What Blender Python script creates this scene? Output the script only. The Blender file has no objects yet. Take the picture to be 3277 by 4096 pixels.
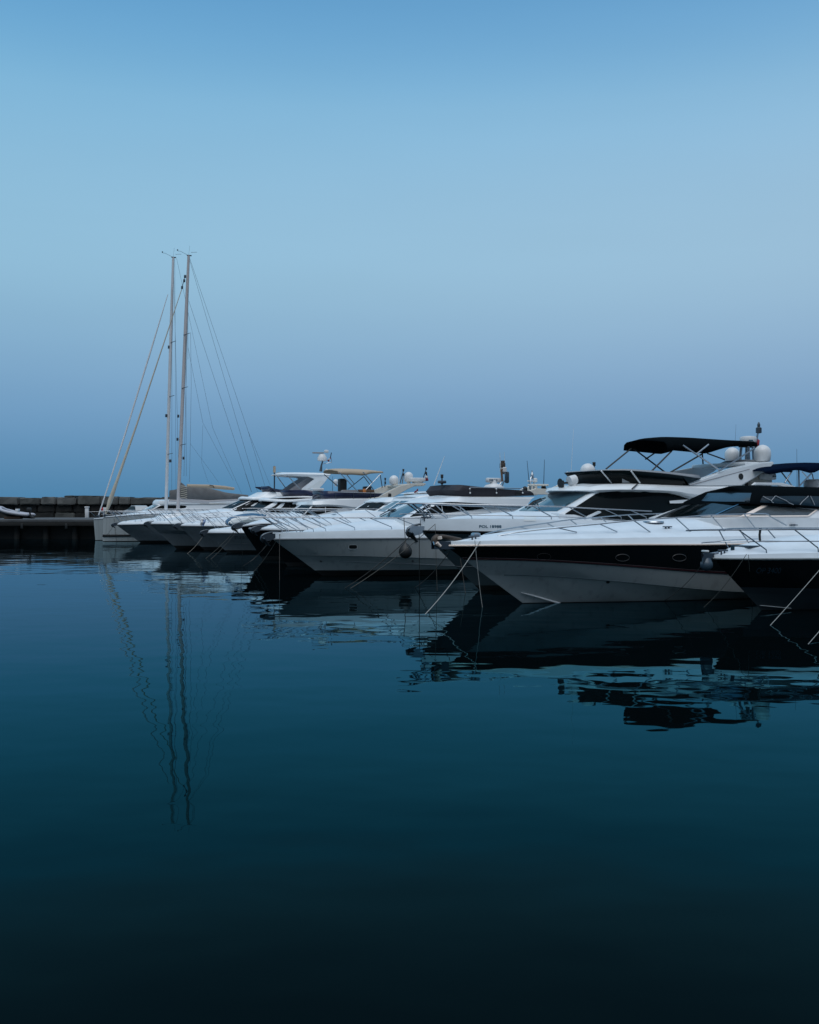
# Marina at dusk: motor yachts and sailing yachts moored side by side
SUN_E = 1.4; WAVE_MID, WAVE_BIG, WAVE_FINE = .0085, .026, .0016; WATER_IOR = 1.088
import bpy, bmesh, math, random
from mathutils import Vector, Matrix
from mathutils.bvhtree import BVHTree
random.seed(7)
S = bpy.context.scene
COL = S.collection
F, CX, CY, H = 3982.0, 1638.5, 2048.0, 2.5      # camera: focal length in photo pixels, centre, height above the water
YAW = math.radians(27)                            # the berths run at 27 degrees to the picture plane

# ---------------------------------------------------------------- survey frames (pixel measurements of the photograph)
CR = {'A': (0, 1700, .46377), 'B': (350, 1850, .46377), 'C': (1000, 1750, .46377), 'D': (1600, 1800, .4058),
      'E': (2150, 1650, .65333), 'F': (2677, 1850, .34783), 'M': (500, 950, .48701),
      'S1': (300, 1950, .28986), 'S2': (650, 1900, .28986), 'S3': (1050, 1780, .28986), 'S4': (1400, 1780, .28986),
      'S5': (1700, 1800, .31884), 'S6': (2200, 1680, .31884), 'S7': (2727, 1650, .31884), 'S8': (1650, 2050, .34783),
      'R3': (1640, 2050, .18551), 'R4': (2600, 1950, .39246), 'R5': (0, 1960, .24348), 'P': (0, 0, 1.0)}
def px(c, x, y):
    a, b, s = CR[c]
    return a + x * s, b + y * s
def ray(c, x, y):
    u, v = px(c, x, y)
    return Vector(((u - CX) / F, 1.0, -(v - CY) / F))
def on_water(c, x, y, z=0.0):
    d = ray(c, x, y)
    return Vector((0, 0, H)) + d * ((z - H) / d.z)
def at_depth(c, x, y, Y):
    return Vector((0, 0, H)) + ray(c, x, y) * Y

# ---------------------------------------------------------------- materials
MATS = {}
def srgb(r, g, b):
    f = lambda c: (c / 255 / 12.92) if c <= 10.3 else ((c / 255 + .055) / 1.055) ** 2.4
    return (f(r), f(g), f(b))
def mat(name, col, rough=.5, metal=0.0, coat=0.0, ior=1.5, alpha=1.0, var=0.0, vscale=3.0, bump=0.0, bscale=20.0, trans=0.0, grime=0.0):
    m = bpy.data.materials.new(name); m.use_nodes = True
    nt = m.node_tree; b = nt.nodes['Principled BSDF']
    b.inputs['Base Color'].default_value = (*col, 1)
    b.inputs['Roughness'].default_value = rough
    b.inputs['Metallic'].default_value = metal
    b.inputs['IOR'].default_value = ior
    b.inputs['Coat Weight'].default_value = coat
    b.inputs['Coat Roughness'].default_value = .05
    b.inputs['Alpha'].default_value = alpha
    b.inputs['Transmission Weight'].default_value = trans
    if var or bump:
        tc = nt.nodes.new('ShaderNodeTexCoord')
        n = nt.nodes.new('ShaderNodeTexNoise'); n.inputs['Scale'].default_value = vscale; n.inputs['Detail'].default_value = 6
        nt.links.new(tc.outputs['Object'], n.inputs['Vector'])
        if var:
            mr = nt.nodes.new('ShaderNodeMapRange')
            mr.inputs['From Min'].default_value = .3; mr.inputs['From Max'].default_value = .7
            mr.inputs['To Min'].default_value = 1 - var; mr.inputs['To Max'].default_value = 1 + var * .4
            nt.links.new(n.outputs['Fac'], mr.inputs['Value'])
            mx = nt.nodes.new('ShaderNodeVectorMath'); mx.operation = 'SCALE'
            mx.inputs[0].default_value = col
            nt.links.new(mr.outputs['Result'], mx.inputs['Scale'])
            nt.links.new(mx.outputs['Vector'], b.inputs['Base Color'])
            if grime:                      # scum above the waterline and faint run-off streaks
                sp = nt.nodes.new('ShaderNodeSeparateXYZ'); nt.links.new(tc.outputs['Object'], sp.inputs[0])
                mp = nt.nodes.new('ShaderNodeMapping'); mp.inputs['Scale'].default_value = (5, 5, .35)
                nt.links.new(tc.outputs['Object'], mp.inputs[0])
                sn_ = nt.nodes.new('ShaderNodeTexNoise'); sn_.inputs['Scale'].default_value = 1.0; sn_.inputs['Detail'].default_value = 5
                nt.links.new(mp.outputs[0], sn_.inputs['Vector'])
                def mth(op, a, c):
                    q = nt.nodes.new('ShaderNodeMath'); q.operation = op; q.use_clamp = op == 'MULTIPLY'
                    for k_, v_ in enumerate((a, c)):
                        if isinstance(v_, (int, float)): q.inputs[k_].default_value = v_
                        else: nt.links.new(v_, q.inputs[k_])
                    return q.outputs[0]
                def rng(v, a, c, d, e):
                    q = nt.nodes.new('ShaderNodeMapRange'); q.interpolation_type = 'SMOOTHSTEP'
                    for nm, val in zip(('From Min', 'From Max', 'To Min', 'To Max'), (a, c, d, e)): q.inputs[nm].default_value = val
                    nt.links.new(v, q.inputs['Value']); return q.outputs[0]
                zz = mth('ADD', sp.outputs['Z'], mth('MULTIPLY', sn_.outputs['Fac'], -.35))
                band = rng(zz, .08, -.12, 0, .75)
                streak = rng(sn_.outputs['Fac'], .52, .72, 0, .22)
                f_ = mth('MULTIPLY', mth('MAXIMUM', band, streak), grime)
                mg = nt.nodes.new('ShaderNodeMix'); mg.data_type = 'RGBA'
                nt.links.new(f_, mg.inputs[0]); nt.links.new(mx.outputs['Vector'], mg.inputs[6]); mg.inputs[7].default_value = (.045, .05, .035, 1)
                nt.links.new(mg.outputs[2], b.inputs['Base Color'])
        if bump:
            n2 = nt.nodes.new('ShaderNodeTexNoise'); n2.inputs['Scale'].default_value = bscale; n2.inputs['Detail'].default_value = 4
            nt.links.new(tc.outputs['Object'], n2.inputs['Vector'])
            bp = nt.nodes.new('ShaderNodeBump'); bp.inputs['Strength'].default_value = 1; bp.inputs['Distance'].default_value = bump
            nt.links.new(n2.outputs['Fac'], bp.inputs['Height'])
            nt.links.new(bp.outputs['Normal'], b.inputs['Normal'])
    MATS[name] = m
    return m
mat('gelcoat', (.74, .78, .80), .3, coat=.4, var=.05, vscale=1.2)
mat('deck_white', (.65, .72, .77), .45, var=.07, vscale=2.0)
mat('cream_gelcoat', (.70, .66, .58), .4, var=.05)
mat('hull_white_shaded', (.35, .39, .40), .25, coat=.3, var=.1, vscale=.8, grime=.8)  # gelcoat white greyed down, the hull's shade put into its base colour
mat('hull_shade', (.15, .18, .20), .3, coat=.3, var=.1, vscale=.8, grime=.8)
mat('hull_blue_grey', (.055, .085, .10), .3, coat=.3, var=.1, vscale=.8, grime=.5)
mat('hull_black', (.004, .007, .009), .18, ior=1.3)
mat('hull_low_dark', (.022, .034, .042), .35, coat=.2, var=.1, vscale=.8, grime=.4)
mat('antifoul', (.006, .009, .010), .6)
mat('red_stripe', (.06, .012, .018), .4)
mat('glass_dark', (.002, .005, .006), .08, ior=1.2)
mat('glass_sky_blue', (.010, .045, .075), .06, ior=1.9)  # blue of the reflected sky put into the base colour
mat('glass_sky_grey', (.03, .075, .10), .1, ior=1.8)  # windscreen's sky reflection put into a blue-grey base colour
mat('vinyl_window', (.012, .028, .042), .12, ior=1.45, var=.5, vscale=.9)
mat('porthole_trim', (.10, .10, .10), .3, metal=.5)
mat('pin_dark', (.05, .035, .04), .4)
mat('canvas_black', (.0035, .0055, .007), .95, ior=1.03, bump=.04, bscale=2.2)
mat('canvas_navy', (.003, .008, .022), .95, ior=1.03, bump=.04, bscale=2.2)
mat('canvas_grey', (.020, .020, .028), .75, bump=.02, bscale=3)
mat('canvas_beige', (.42, .34, .25), .85, bump=.01, bscale=5)
mat('sail_grey', (.13, .13, .13), .9, var=.2, vscale=2, bump=.06, bscale=1.6)
mat('sail_cream', (.50, .46, .38), .9, var=.1)
mat('vinyl_purple', (.022, .03, .07), .15, ior=1.4, var=.5, vscale=1.3)
mat('vinyl_clear', (.10, .17, .24), .15, ior=1.5, alpha=.55)
mat('vinyl_smoke', (.05, .06, .065), .15, ior=1.5, alpha=.85)
mat('steel', (.42, .45, .48), .28, metal=1)
mat('steel_rail', (.20, .24, .28), .25, metal=1)
mat('steel_dark', (.10, .12, .14), .35, metal=.8)
mat('alu_mast', (.50, .47, .47), .5, metal=.1, var=.06)
mat('alu_mast_white', (.62, .64, .66), .5, var=.06)
mat('plastic_white', (.66, .68, .69), .35, var=.08)
mat('plastic_grey', (.25, .27, .29), .5)
mat('rubber', (.01, .012, .013), .55)
mat('rope_tan', (.19, .175, .15), .9, bump=.01, bscale=60)
mat('rope_dark', (.06, .055, .05), .9)
mat('rope_white', (.30, .31, .30), .9, bump=.01, bscale=60)
mat('wire', (.12, .14, .16), .4, metal=.6)
mat('flag_red', (.24, .02, .035), .8)
mat('flag_white', (.7, .7, .7), .8)
mat('flag_pale', (.22, .30, .48), .8)
mat('flag_blue', (.03, .05, .14), .8)
mat('letters_blue', (.01, .07, .12), .4)
mat('letters_grey', (.04, .05, .055), .4)
mat('letters_steel', (.02, .045, .065), .3)
mat('brown', (.05, .035, .025), .6)
mat('orange', (.6, .2, .05), .6)
mat('grey_blue_ball', (.035, .06, .085), .4)
mat('board_blue', (.02, .12, .24), .35)
mat('board_white', (.66, .70, .70), .35)
mat('board_grey', (.20, .25, .26), .5)
mat('tender_grey', (.40, .42, .48), .5)
mat('teal_cover', (.02, .16, .28), .7)
mat('seat_grey', (.30, .30, .32), .7)
mat('wood', (.14, .075, .04), .6)
mat('red_box', (.5, .02, .02), .5)
mat('car_paint', (.45, .45, .44), .35, coat=.5)
mat('chrome_warm_lit', (.95, .78, .66), .35, metal=.3)  # warm light on the trim put into its base colour

# ---------------------------------------------------------------- mesh helpers
def link(name, me, m=None, parent=None):
    o = bpy.data.objects.new(name, me); COL.objects.link(o)
    if m is not None:
        for q in (m if isinstance(m, (list, tuple)) else [m]):
            me.materials.append(MATS[q] if isinstance(q, str) else q)
    if parent is not None: o.parent = parent
    return o
def mk(name, vs, fs, m, parent=None, smooth=True, angle=38, solid=0, mi=None, merge=True):
    me = bpy.data.meshes.new(name)
    me.from_pydata([tuple(v) for v in vs], [], fs)
    if mi:
        for p, k in zip(me.polygons, mi): p.material_index = k
    bm = bmesh.new(); bm.from_mesh(me)
    if merge: bmesh.ops.remove_doubles(bm, verts=bm.verts, dist=1e-4)
    bmesh.ops.dissolve_degenerate(bm, edges=bm.edges, dist=1e-5)
    bmesh.ops.recalc_face_normals(bm, faces=bm.faces)
    bm.to_mesh(me); bm.free()
    if smooth:
        for p in me.polygons: p.use_smooth = True
        me.set_sharp_from_angle(angle=math.radians(angle))
    o = link(name, me, m, parent)
    if solid:
        md = o.modifiers.new('thick', 'SOLIDIFY'); md.thickness = solid; md.offset = 0
    return o
def tube_geo(pts, r, n=8, vs=None, fs=None):
    vs = [] if vs is None else vs; fs = [] if fs is None else fs
    pts = [Vector(p) for p in pts]
    N = len(pts); base = len(vs); prev = None
    rr = r if isinstance(r, (list, tuple)) else [r] * N
    for i, p in enumerate(pts):
        t = (pts[min(i + 1, N - 1)] - pts[max(i - 1, 0)])
        if t.length < 1e-9: t = Vector((0, 0, 1))
        t.normalize()
        if prev is None:
            a = Vector((0, 0, 1)) if abs(t.z) < .9 else Vector((1, 0, 0))
            u = t.cross(a).normalized()
        else:
            u = (prev - t * prev.dot(t))
            u = u.normalized() if u.length > 1e-6 else t.orthogonal().normalized()
        prev = u; w = t.cross(u)
        for k in range(n):
            a = 2 * math.pi * k / n
            vs.append(p + (u * math.cos(a) + w * math.sin(a)) * rr[i])
    for i in range(N - 1):
        for k in range(n):
            k2 = (k + 1) % n
            fs.append((base + i * n + k, base + i * n + k2, base + (i + 1) * n + k2, base + (i + 1) * n + k))
    fs.append(tuple(base + k for k in range(n - 1, -1, -1)))
    fs.append(tuple(base + (N - 1) * n + k for k in range(n)))
    return vs, fs
def tube(name, pts, r, m, parent=None, n=8):
    vs, fs = tube_geo(pts, r, n)
    return mk(name, vs, fs, m, parent, angle=60, merge=False)
def lathe_geo(prof, n=24, origin=(0, 0, 0), vs=None, fs=None):
    vs = [] if vs is None else vs; fs = [] if fs is None else fs
    o = Vector(origin); b = len(vs)
    for r, z in prof:
        for k in range(n):
            a = 2 * math.pi * k / n
            vs.append(o + Vector((r * math.cos(a), r * math.sin(a), z)))
    for i in range(len(prof) - 1):
        for k in range(n):
            k2 = (k + 1) % n
            fs.append((b + i * n + k, b + i * n + k2, b + (i + 1) * n + k2, b + (i + 1) * n + k))
    fs.append(tuple(b + k for k in range(n - 1, -1, -1)))
    fs.append(tuple(b + (len(prof) - 1) * n + k for k in range(n)))
    return vs, fs
def lathe(name, prof, m, parent=None, origin=(0, 0, 0), n=24):
    vs, fs = lathe_geo(prof, n, origin)
    return mk(name, vs, fs, m, parent, angle=50)
def box_geo(c, s, vs=None, fs=None, rot=0.0):
    vs = [] if vs is None else vs; fs = [] if fs is None else fs
    b = len(vs); c = Vector(c); R = Matrix.Rotation(rot, 3, 'Z')
    for dx in (-.5, .5):
        for dy in (-.5, .5):
            for dz in (-.5, .5):
                vs.append(c + R @ Vector((dx * s[0], dy * s[1], dz * s[2])))
    for f in ((0, 1, 3, 2), (4, 6, 7, 5), (0, 4, 5, 1), (2, 3, 7, 6), (0, 2, 6, 4), (1, 5, 7, 3)):
        fs.append(tuple(b + i for i in f))
    return vs, fs
def box(name, c, s, m, parent=None, bevel=.02, rot=0.0):
    vs, fs = box_geo(c, s, rot=rot)
    me = bpy.data.meshes.new(name); me.from_pydata([tuple(v) for v in vs], [], fs)
    bm = bmesh.new(); bm.from_mesh(me)
    bmesh.ops.recalc_face_normals(bm, faces=bm.faces)
    if bevel: bmesh.ops.bevel(bm, geom=list(bm.edges), offset=bevel, segments=2, affect='EDGES', profile=.5)
    bm.to_mesh(me); bm.free()
    for p in me.polygons: p.use_smooth = True
    me.set_sharp_from_angle(angle=math.radians(40))
    return link(name, me, m, parent)
def catmull(pts, per=4):
    pts = [Vector(p) for p in pts]
    if len(pts) < 3: 
        return [pts[0].lerp(pts[-1], i / per) for i in range(per + 1)]
    out = []
    for i in range(len(pts) - 1):
        p0 = pts[max(i - 1, 0)]; p1 = pts[i]; p2 = pts[i + 1]; p3 = pts[min(i + 2, len(pts) - 1)]
        for k in range(per):
            t = k / per
            out.append(.5 * ((2 * p1) + (p2 - p0) * t + (2 * p0 - 5 * p1 + 4 * p2 - p3) * t * t + (3 * p1 - p0 - 3 * p2 + p3) * t ** 3))
    out.append(pts[-1]); return out
def resample(pts, n):
    pts = [Vector(p) for p in pts]
    L = [0]
    for a, b in zip(pts, pts[1:]): L.append(L[-1] + (b - a).length)
    out = []; j = 0
    for i in range(n):
        t = L[-1] * i / (n - 1)
        while j < len(L) - 2 and L[j + 1] < t: j += 1
        d = L[j + 1] - L[j]
        out.append(pts[j].lerp(pts[j + 1], 0 if d == 0 else min(1, (t - L[j]) / d)))
    return out
def interp(tab, x):
    if x <= tab[0][0]: return tab[0][1]
    for (a, u), (b, v) in zip(tab, tab[1:]):
        if x <= b: return u + (v - u) * (x - a) / (b - a)
    return tab[-1][1]
def smooth01(t):
    t = max(0, min(1, t)); return t * t * (3 - 2 * t)
mirror = lambda p: Vector((p[0], -p[1], p[2]))

def thing(name, label, cat, loc=(0, 0, 0), rz=0.0, group=None):
    o = bpy.data.objects.new(name, None); COL.objects.link(o)
    o.location = loc; o.rotation_euler = (0, 0, rz); o.empty_display_size = .3
    tag(o, label, cat, group); return o
def tag(o, label, cat, group=None):
    o['label'] = label; o['category'] = cat
    if group: o['group'] = group
    return o

# ---------------------------------------------------------------- boat builder
class Boat:
    """a boat frame: x runs aft from the stem at the waterline, -y is the port side (towards the camera), z up from the water"""
    def __init__(s, name, label, cat, stem, group='boats moored side by side along the quay', yaw=YAW):
        s.o = on_water(*stem); s.yaw = yaw
        s.root = thing(name, label, cat, s.o, yaw, group)
        s.R = Matrix.Rotation(-yaw, 3, 'Z'); s.Ri = Matrix.Rotation(yaw, 3, 'Z')
        s.cam = s.R @ (Vector((0, 0, H)) - s.o)
        s.V, s.Fc = [], []; s.bvh = None
    def P(s, c, x, y, v=0.0):
        d = s.R @ ray(c, x, y)
        t = (v - s.cam.y) / d.y
        return s.cam + d * t
    def W(s, p): return s.o + s.Ri @ Vector(p)
    def reg(s, o):                       # register a surface so that windows, ports and letters can be laid on it
        b = len(s.V)
        s.V += [v.co.copy() for v in o.data.vertices]
        s.Fc += [tuple(b + i for i in p.vertices) for p in o.data.polygons]
        s.bvh = None; return o
    def hit(s, c, x, y):
        if s.bvh is None: s.bvh = BVHTree.FromPolygons(s.V, s.Fc)
        d = (s.R @ ray(c, x, y)).normalized()
        p, n, i, dist = s.bvh.ray_cast(s.cam, d)
        if p is None: return None, None
        if n.dot(d) > 0: n = -n
        return p, n
    # hull ---------------------------------------------------------------
    def hull(s, L, B, bow, sheer, levels, mats, tb=.45, entry=1.35, n=34, curve=0.0, name='hull'):
        s.L, s.B, s.tb = L, B, tb
        tip = s.P(*bow, 0.0); s.tip = tip
        s.g = lambda t, e=1.0: (1 - (1 - min(max(t, 0) / tb, 1)) ** 2.0) ** (.80 * e) * (1 - .12 * smooth01((t - .6) / .4))
        xt = tip.x
        s.bx = lambda x: B * s.g((x - xt) / (L - xt))
        tab = [(tip.x, tip.z)]
        for c, x, y in sheer:
            p = s.on_side(c, x, y); tab.append((p.x, p.z))
        tab.sort(); s.ztab = tab
        s.zs = lambda x: interp(tab, x)
        stations = [((i / n) ** 1.5) for i in range(n + 1)]
        # levels: (z ratio at bow, z ratio amidships, beam ratio, entry exponent); last levels are below the water in metres if ratio<0
        rows = []
        for (r0, r1, rb, e) in levels:
            row = []
            for t in stations:
                x_sh = tip.x + t * (L - tip.x)
                zt = s.zs(x_sh)
                k = smooth01(t / .5)
                q = r0 + (r1 - r0) * k
                z0 = tip.z * r0 if r0 > 0 else r0
                z = zt * q if q > 0 else q
                xs = tip.x * (max(z0, 0) / tip.z) ** (1 + curve) if z0 > 0 else -z0 * 1.5
                row.append(Vector((xs + t * (L - xs), -B * rb * s.g(t, e), z)))
            rows.append(row)
        s.rows = rows
        vs, fs, mi = [], [], []
        m = len(stations)
        for sgn in (1, -1):
            b = len(vs)
            for row in rows:
                for p in row: vs.append(Vector((p.x, p.y * sgn, p.z)))
            for j in range(len(rows) - 1):
                for i in range(m - 1):
                    fs.append((b + j * m + i, b + (j + 1) * m + i, b + (j + 1) * m + i + 1, b + j * m + i + 1)); mi.append(mats[j][1])
        nrow = len(rows)
        fs.append([j * m + m - 1 for j in range(nrow)] + [nrow * m + j * m + m - 1 for j in range(nrow - 1, -1, -1)]); mi.append(mats[0][1])
        me = bpy.data.meshes.new(name)
        me.from_pydata([tuple(v) for v in vs], [], fs)
        for p, k in zip(me.polygons, mi): p.material_index = k
        bm = bmesh.new(); bm.from_mesh(me)
        bmesh.ops.remove_doubles(bm, verts=bm.verts, dist=1e-4)
        bmesh.ops.recalc_face_normals(bm, faces=bm.faces); bm.to_mesh(me); bm.free()
        for p in me.polygons: p.use_smooth = True
        me.set_sharp_from_angle(angle=math.radians(14))
        names = []
        for q, k in sorted(set(mats), key=lambda a: a[1]): names.append(q)
        o = link(name, me, names, s.root)
        s.reg(o); s.hull_o = o
        return o
    def on_side(s, c, x, y, inset=0.0):
        v = -s.B * .5
        for _ in range(12):
            p = s.P(c, x, y, v)
            v = .5 * v + .5 * -(max(s.bx(p.x) - inset, .02))
        return s.P(c, x, y, v)
    def rub(s, r=.03, m='steel', name='rub_rail', dz=0.0):
        pts = [Vector((p.x, p.y - .01, p.z + dz)) for p in s.rows[0]]
        line = [mirror(p) for p in reversed(pts[1:])] + pts
        return tube(name, line, r, m, s.root, 6)
    def line_on(s, j, r, m, name, frac=None, i0=0):
        pts = s.rows[j][i0:]
        return tube(name, [Vector((p.x, p.y - r * .4, p.z)) for p in pts], r, m, s.root, 6)
    # deck ---------------------------------------------------------------
    def deck(s, crown, x_end=None, shoulder=.72, rise=.55, lip=.05, m='deck_white', name='deck', n=30, drop=.10):
        """crown: pixels of the deck outline on the centreline; deck falls to a shoulder and then to the sheer"""
        tab = [(s.tip.x, s.tip.z + lip)] + [(p.x, p.z) for p in (s.P(*q, 0.0) for q in crown)]
        tab.sort(); s.ctab = tab
        xe = x_end if x_end is not None else s.L - .05
        cols = []
        for i in range(n + 1):
            t = (i / n) ** 1.25; x = s.tip.x + .02 + t * (xe - s.tip.x - .02)
            b = max(s.bx(x) - .015, .001); z0 = s.zs(x); zc = max(interp(tab, x), z0 + lip + .02)
            h = zc - z0
            cols.append([Vector((x, -b, z0 + .005)), Vector((x, -b * .985, z0 + lip * .9)), Vector((x, -b * .96, z0 + lip + h * .18)),
                         Vector((x, -b * (shoulder + .12), z0 + lip + (h - lip) * (rise + .05))),
                         Vector((x, -b * shoulder, z0 + lip + (h - lip) * (rise + .28))),
                         Vector((x, -b * shoulder * .6, zc - drop * min(1, h) * .35)), Vector((x, 0, zc))])
        s.cols = cols
        vs, fs = [], []
        k = len(cols[0]); w = 2 * k - 1
        for c in cols: vs += c + [mirror(p) for p in reversed(c[:-1])]
        for i in range(len(cols) - 1):
            for j in range(w - 1):
                fs.append((i * w + j, i * w + j + 1, (i + 1) * w + j + 1, (i + 1) * w + j))
        fs.append([(len(cols) - 1) * w + j for j in range(w)])
        return s.reg(mk(name, vs, fs, m, s.root, angle=28))
    def deck_z(s, x, y):
        i = min(range(len(s.cols)), key=lambda q: abs(s.cols[q][0].x - x)); c = s.cols[i]
        y = -abs(y)
        for a, b in zip(c, c[1:]):
            if a.y <= y <= b.y: return a.z + (b.z - a.z) * (y - a.y) / max(b.y - a.y, 1e-6)
        return c[0].z if y < c[0].y else c[-1].z
    # loops: half outlines from the centreline at the front, round the port side, to the stern
    def loops(s, name, lps, m, per=3, roof=True, floor=False, crown=.0, angle=30, solid=0, curved=True, back=True, reg=True, parent=None):
        L2 = [catmull(l, per) if curved else [Vector(p) for p in l] for l in lps]
        n = min(len(l) for l in L2); vs, fs = [], []
        w = 2 * n - 1
        for l in L2:
            l = l[:n]; l[0] = Vector((l[0].x, 0, l[0].z))
            vs += [mirror(p) for p in reversed(l[1:])] + l
        for j in range(len(L2) - 1):
            for i in range(w - 1):
                fs.append((j * w + i, j * w + i + 1, (j + 1) * w + i + 1, (j + 1) * w + i))
            if back: fs.append((j * w + w - 1, j * w, (j + 1) * w, (j + 1) * w + w - 1))
        def cap(j, cr):
            b = j * w; c0 = len(vs)
            for i in range(1, n):
                p = vs[b + n - 1 + i]; vs.append(Vector((p.x, 0, p.z + cr * min(1, i / 2))))
            cen = [b + n - 1] + list(range(c0, c0 + n - 1))
            for i in range(n - 1):
                fs.append((b + n - 1 + i, b + n + i, cen[i + 1], cen[i]))
                fs.append((b + n - 1 - i, cen[i], cen[i + 1], b + n - 2 - i))
        if roof: cap(len(L2) - 1, crown)
        if floor: cap(0, 0)
        o = mk(name, vs, fs, m, parent or s.root, angle=angle, solid=solid)
        return s.reg(o) if reg else o
    def plate(s, name, pts, thick, m, mirrored=True, per=0, reg=False, parent=None, bev=0):
        """side plate: outline traced on the port side, given real thickness; a twin on the starboard side"""
        pts = [Vector(p) for p in pts]
        if per: pts = catmull(pts + [pts[0]], per)[:-1]
        out = []
        for sg in ((1, -1) if mirrored else (1,)):
            vs = [Vector((p.x, p.y * sg, p.z)) for p in pts] + [Vector((p.x, (p.y + thick) * sg, p.z)) for p in pts]
            n = len(pts)
            me = bpy.data.meshes.new(name); bm = bmesh.new()
            bv = [bm.verts.new(v) for v in vs]
            bm.faces.new(bv[:n]); bm.faces.new(list(reversed(bv[n:])))
            for i in range(n): bm.faces.new((bv[i], bv[(i + 1) % n], bv[n + (i + 1) % n], bv[n + i]))
            bmesh.ops.recalc_face_normals(bm, faces=bm.faces)
            if bev: bmesh.ops.bevel(bm, geom=[e for e in bm.edges if len(e.link_faces) == 2 and e.calc_face_angle(0) > .6], offset=bev, segments=2, affect='EDGES')
            bmesh.ops.triangulate(bm, faces=[f for f in bm.faces if len(f.verts) > 4])
            bm.to_mesh(me); bm.free()
            for p in me.polygons: p.use_smooth = True
            me.set_sharp_from_angle(angle=math.radians(30))
            o = link(name, me, m, parent or s.root); out.append(o)
            if reg: s.reg(o)
        return out
    def awning(s, name, edge, crown, w, m, m_thick=.03, ins=.10, n=18, parent=None, lift=0.0):
        """cloth top: edge = pixels of the hanging port edge, crown = pixels of the crown line"""
        e = resample(catmull([s.P(*q, -w) for q in edge], 4), n)
        c = resample(catmull([s.P(*q, 0.0) for q in crown], 4), n)
        vs, fs = [], []
        for a, b in zip(e, c):
            b = Vector((a.x, 0, b.z if abs(b.x - a.x) < 50 else b.z))
            zc = b.z
            row = [a, Vector((a.x, -w * (1 - ins * .3), a.z + (zc - a.z) * .55)), Vector((a.x, -w * (1 - ins * 1.5), a.z + (zc - a.z) * .8)),
                   Vector((a.x, -w * .5, a.z + (zc - a.z) * .96)), Vector((a.x, 0, zc))]
            row[-1].z += lift * .5
            vs += row + [mirror(p) + Vector((0, 0, lift * (.5 - .5 * p.y / w))) for p in reversed(row[:-1])]
        k = 9
        for i in range(n - 1):
            for j in range(k - 1): fs.append((i * k + j, i * k + j + 1, (i + 1) * k + j + 1, (i + 1) * k + j))
        return mk(name, vs, fs, m, parent or s.root, angle=50, solid=m_thick)
    def decal(s, name, top, bot, m, off=.012, n=14, rows=5, parent=None, reg=False):
        """a window pane laid on the registered surfaces: top and bottom edges traced in pixels"""
        T = resample([Vector((*px(*q), 0)) for q in top], n); Bm = resample([Vector((*px(*q), 0)) for q in bot], n)
        vs, fs = [], []
        for i in range(n):
            q = T[i].lerp(Bm[i], .5); p, nn = s.hit('P', q.x, q.y)
            ref = (p - s.cam).length if p is not None else None
            good = []
            for k in range(41):
                q = T[i].lerp(Bm[i], k / 40); p, nn = s.hit('P', q.x, q.y)
                if p is not None and ref is not None and abs((p - s.cam).length - ref) < 1.3: good.append(k)
            lo, hi = (min(good), max(good)) if good else (0, 40)
            for j in range(rows):
                q = T[i].lerp(Bm[i], (lo + (hi - lo) * j / (rows - 1)) / 40)
                p, nn = s.hit('P', q.x, q.y)
                vs.append(None if (p is None or ref is None or abs((p - s.cam).length - ref) > 1.5) else p + nn * off)
        vs = [vs[i * rows + j] for j in range(rows) for i in range(n)]
        idx = {}; V2 = []
        for i, v in enumerate(vs):
            if v is not None: idx[i] = len(V2); V2.append(v)
        for j in range(rows - 1):
            for i in range(n - 1):
                f = (j * n + i, j * n + i + 1, (j + 1) * n + i + 1, (j + 1) * n + i)
                if all(k in idx for k in f):
                    P4 = [V2[idx[k]] for k in f]
                    if max((P4[a] - P4[(a + 1) % 4]).length for a in range(4)) < 1.6: fs.append(tuple(idx[k] for k in f))
        if not fs: print('decal missed', s.root.name, name); return None
        return mk(name, V2, fs, m, parent or s.root, angle=40, merge=False)
    # fittings -----------------------------------------------------------
    def rail(s, top, posts, inset=.12, r=.017, nose=.25, m='steel', lean=.28, mid=None, drop=None, name='guard_rail', both=True, flat_nose=True, end_down=None):
        P = [s.on_side(*q, inset=inset) for q in top]
        P = catmull(P, 3)
        nose_pts = [Vector((P[0].x - nose, 0, P[0].z - .01)), Vector((P[0].x - nose * .75, P[0].y * .6, P[0].z - .005))]
        port = nose_pts + P
        if end_down is not None:
            e = port[-1]; port.append(Vector((e.x + end_down, e.y, s.deck_z(e.x + end_down, e.y))))
        full = [mirror(p) for p in reversed(port[1:])] + port if both else port
        ro = tube(name, full, r, m, s.root, 6)
        def at(line, x):
            return interp([(p.x, p.z) for p in line], x)
        if mid is not None:
            ml = [Vector((p.x + .12, p.y, p.z - mid)) for p in port[:len(port) - (1 if end_down is not None else 0)]]
            tube('mid_rail', [mirror(p) for p in reversed(ml[1:])] + ml if both else ml, r * .7, m, ro, 6)
        for q in posts:
            t = s.on_side(q[0], q[1], q[2], inset=inset)
            zt = at(port, t.x)
            for sg in ((1, -1) if both else (1,)):
                x2 = t.x + lean; y2 = -(max(s.bx(x2) - inset - .03, .03))
                z2 = s.deck_z(x2, y2)
                a = Vector((t.x, t.y * sg, zt)); b = Vector((x2, y2 * sg, z2 + .10)); c = Vector((x2 + .02, y2 * sg, z2 - .01))
                tube('stanchion', [a, b, c], [r * .9] * 3, m, ro, 6)
        return ro
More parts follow.
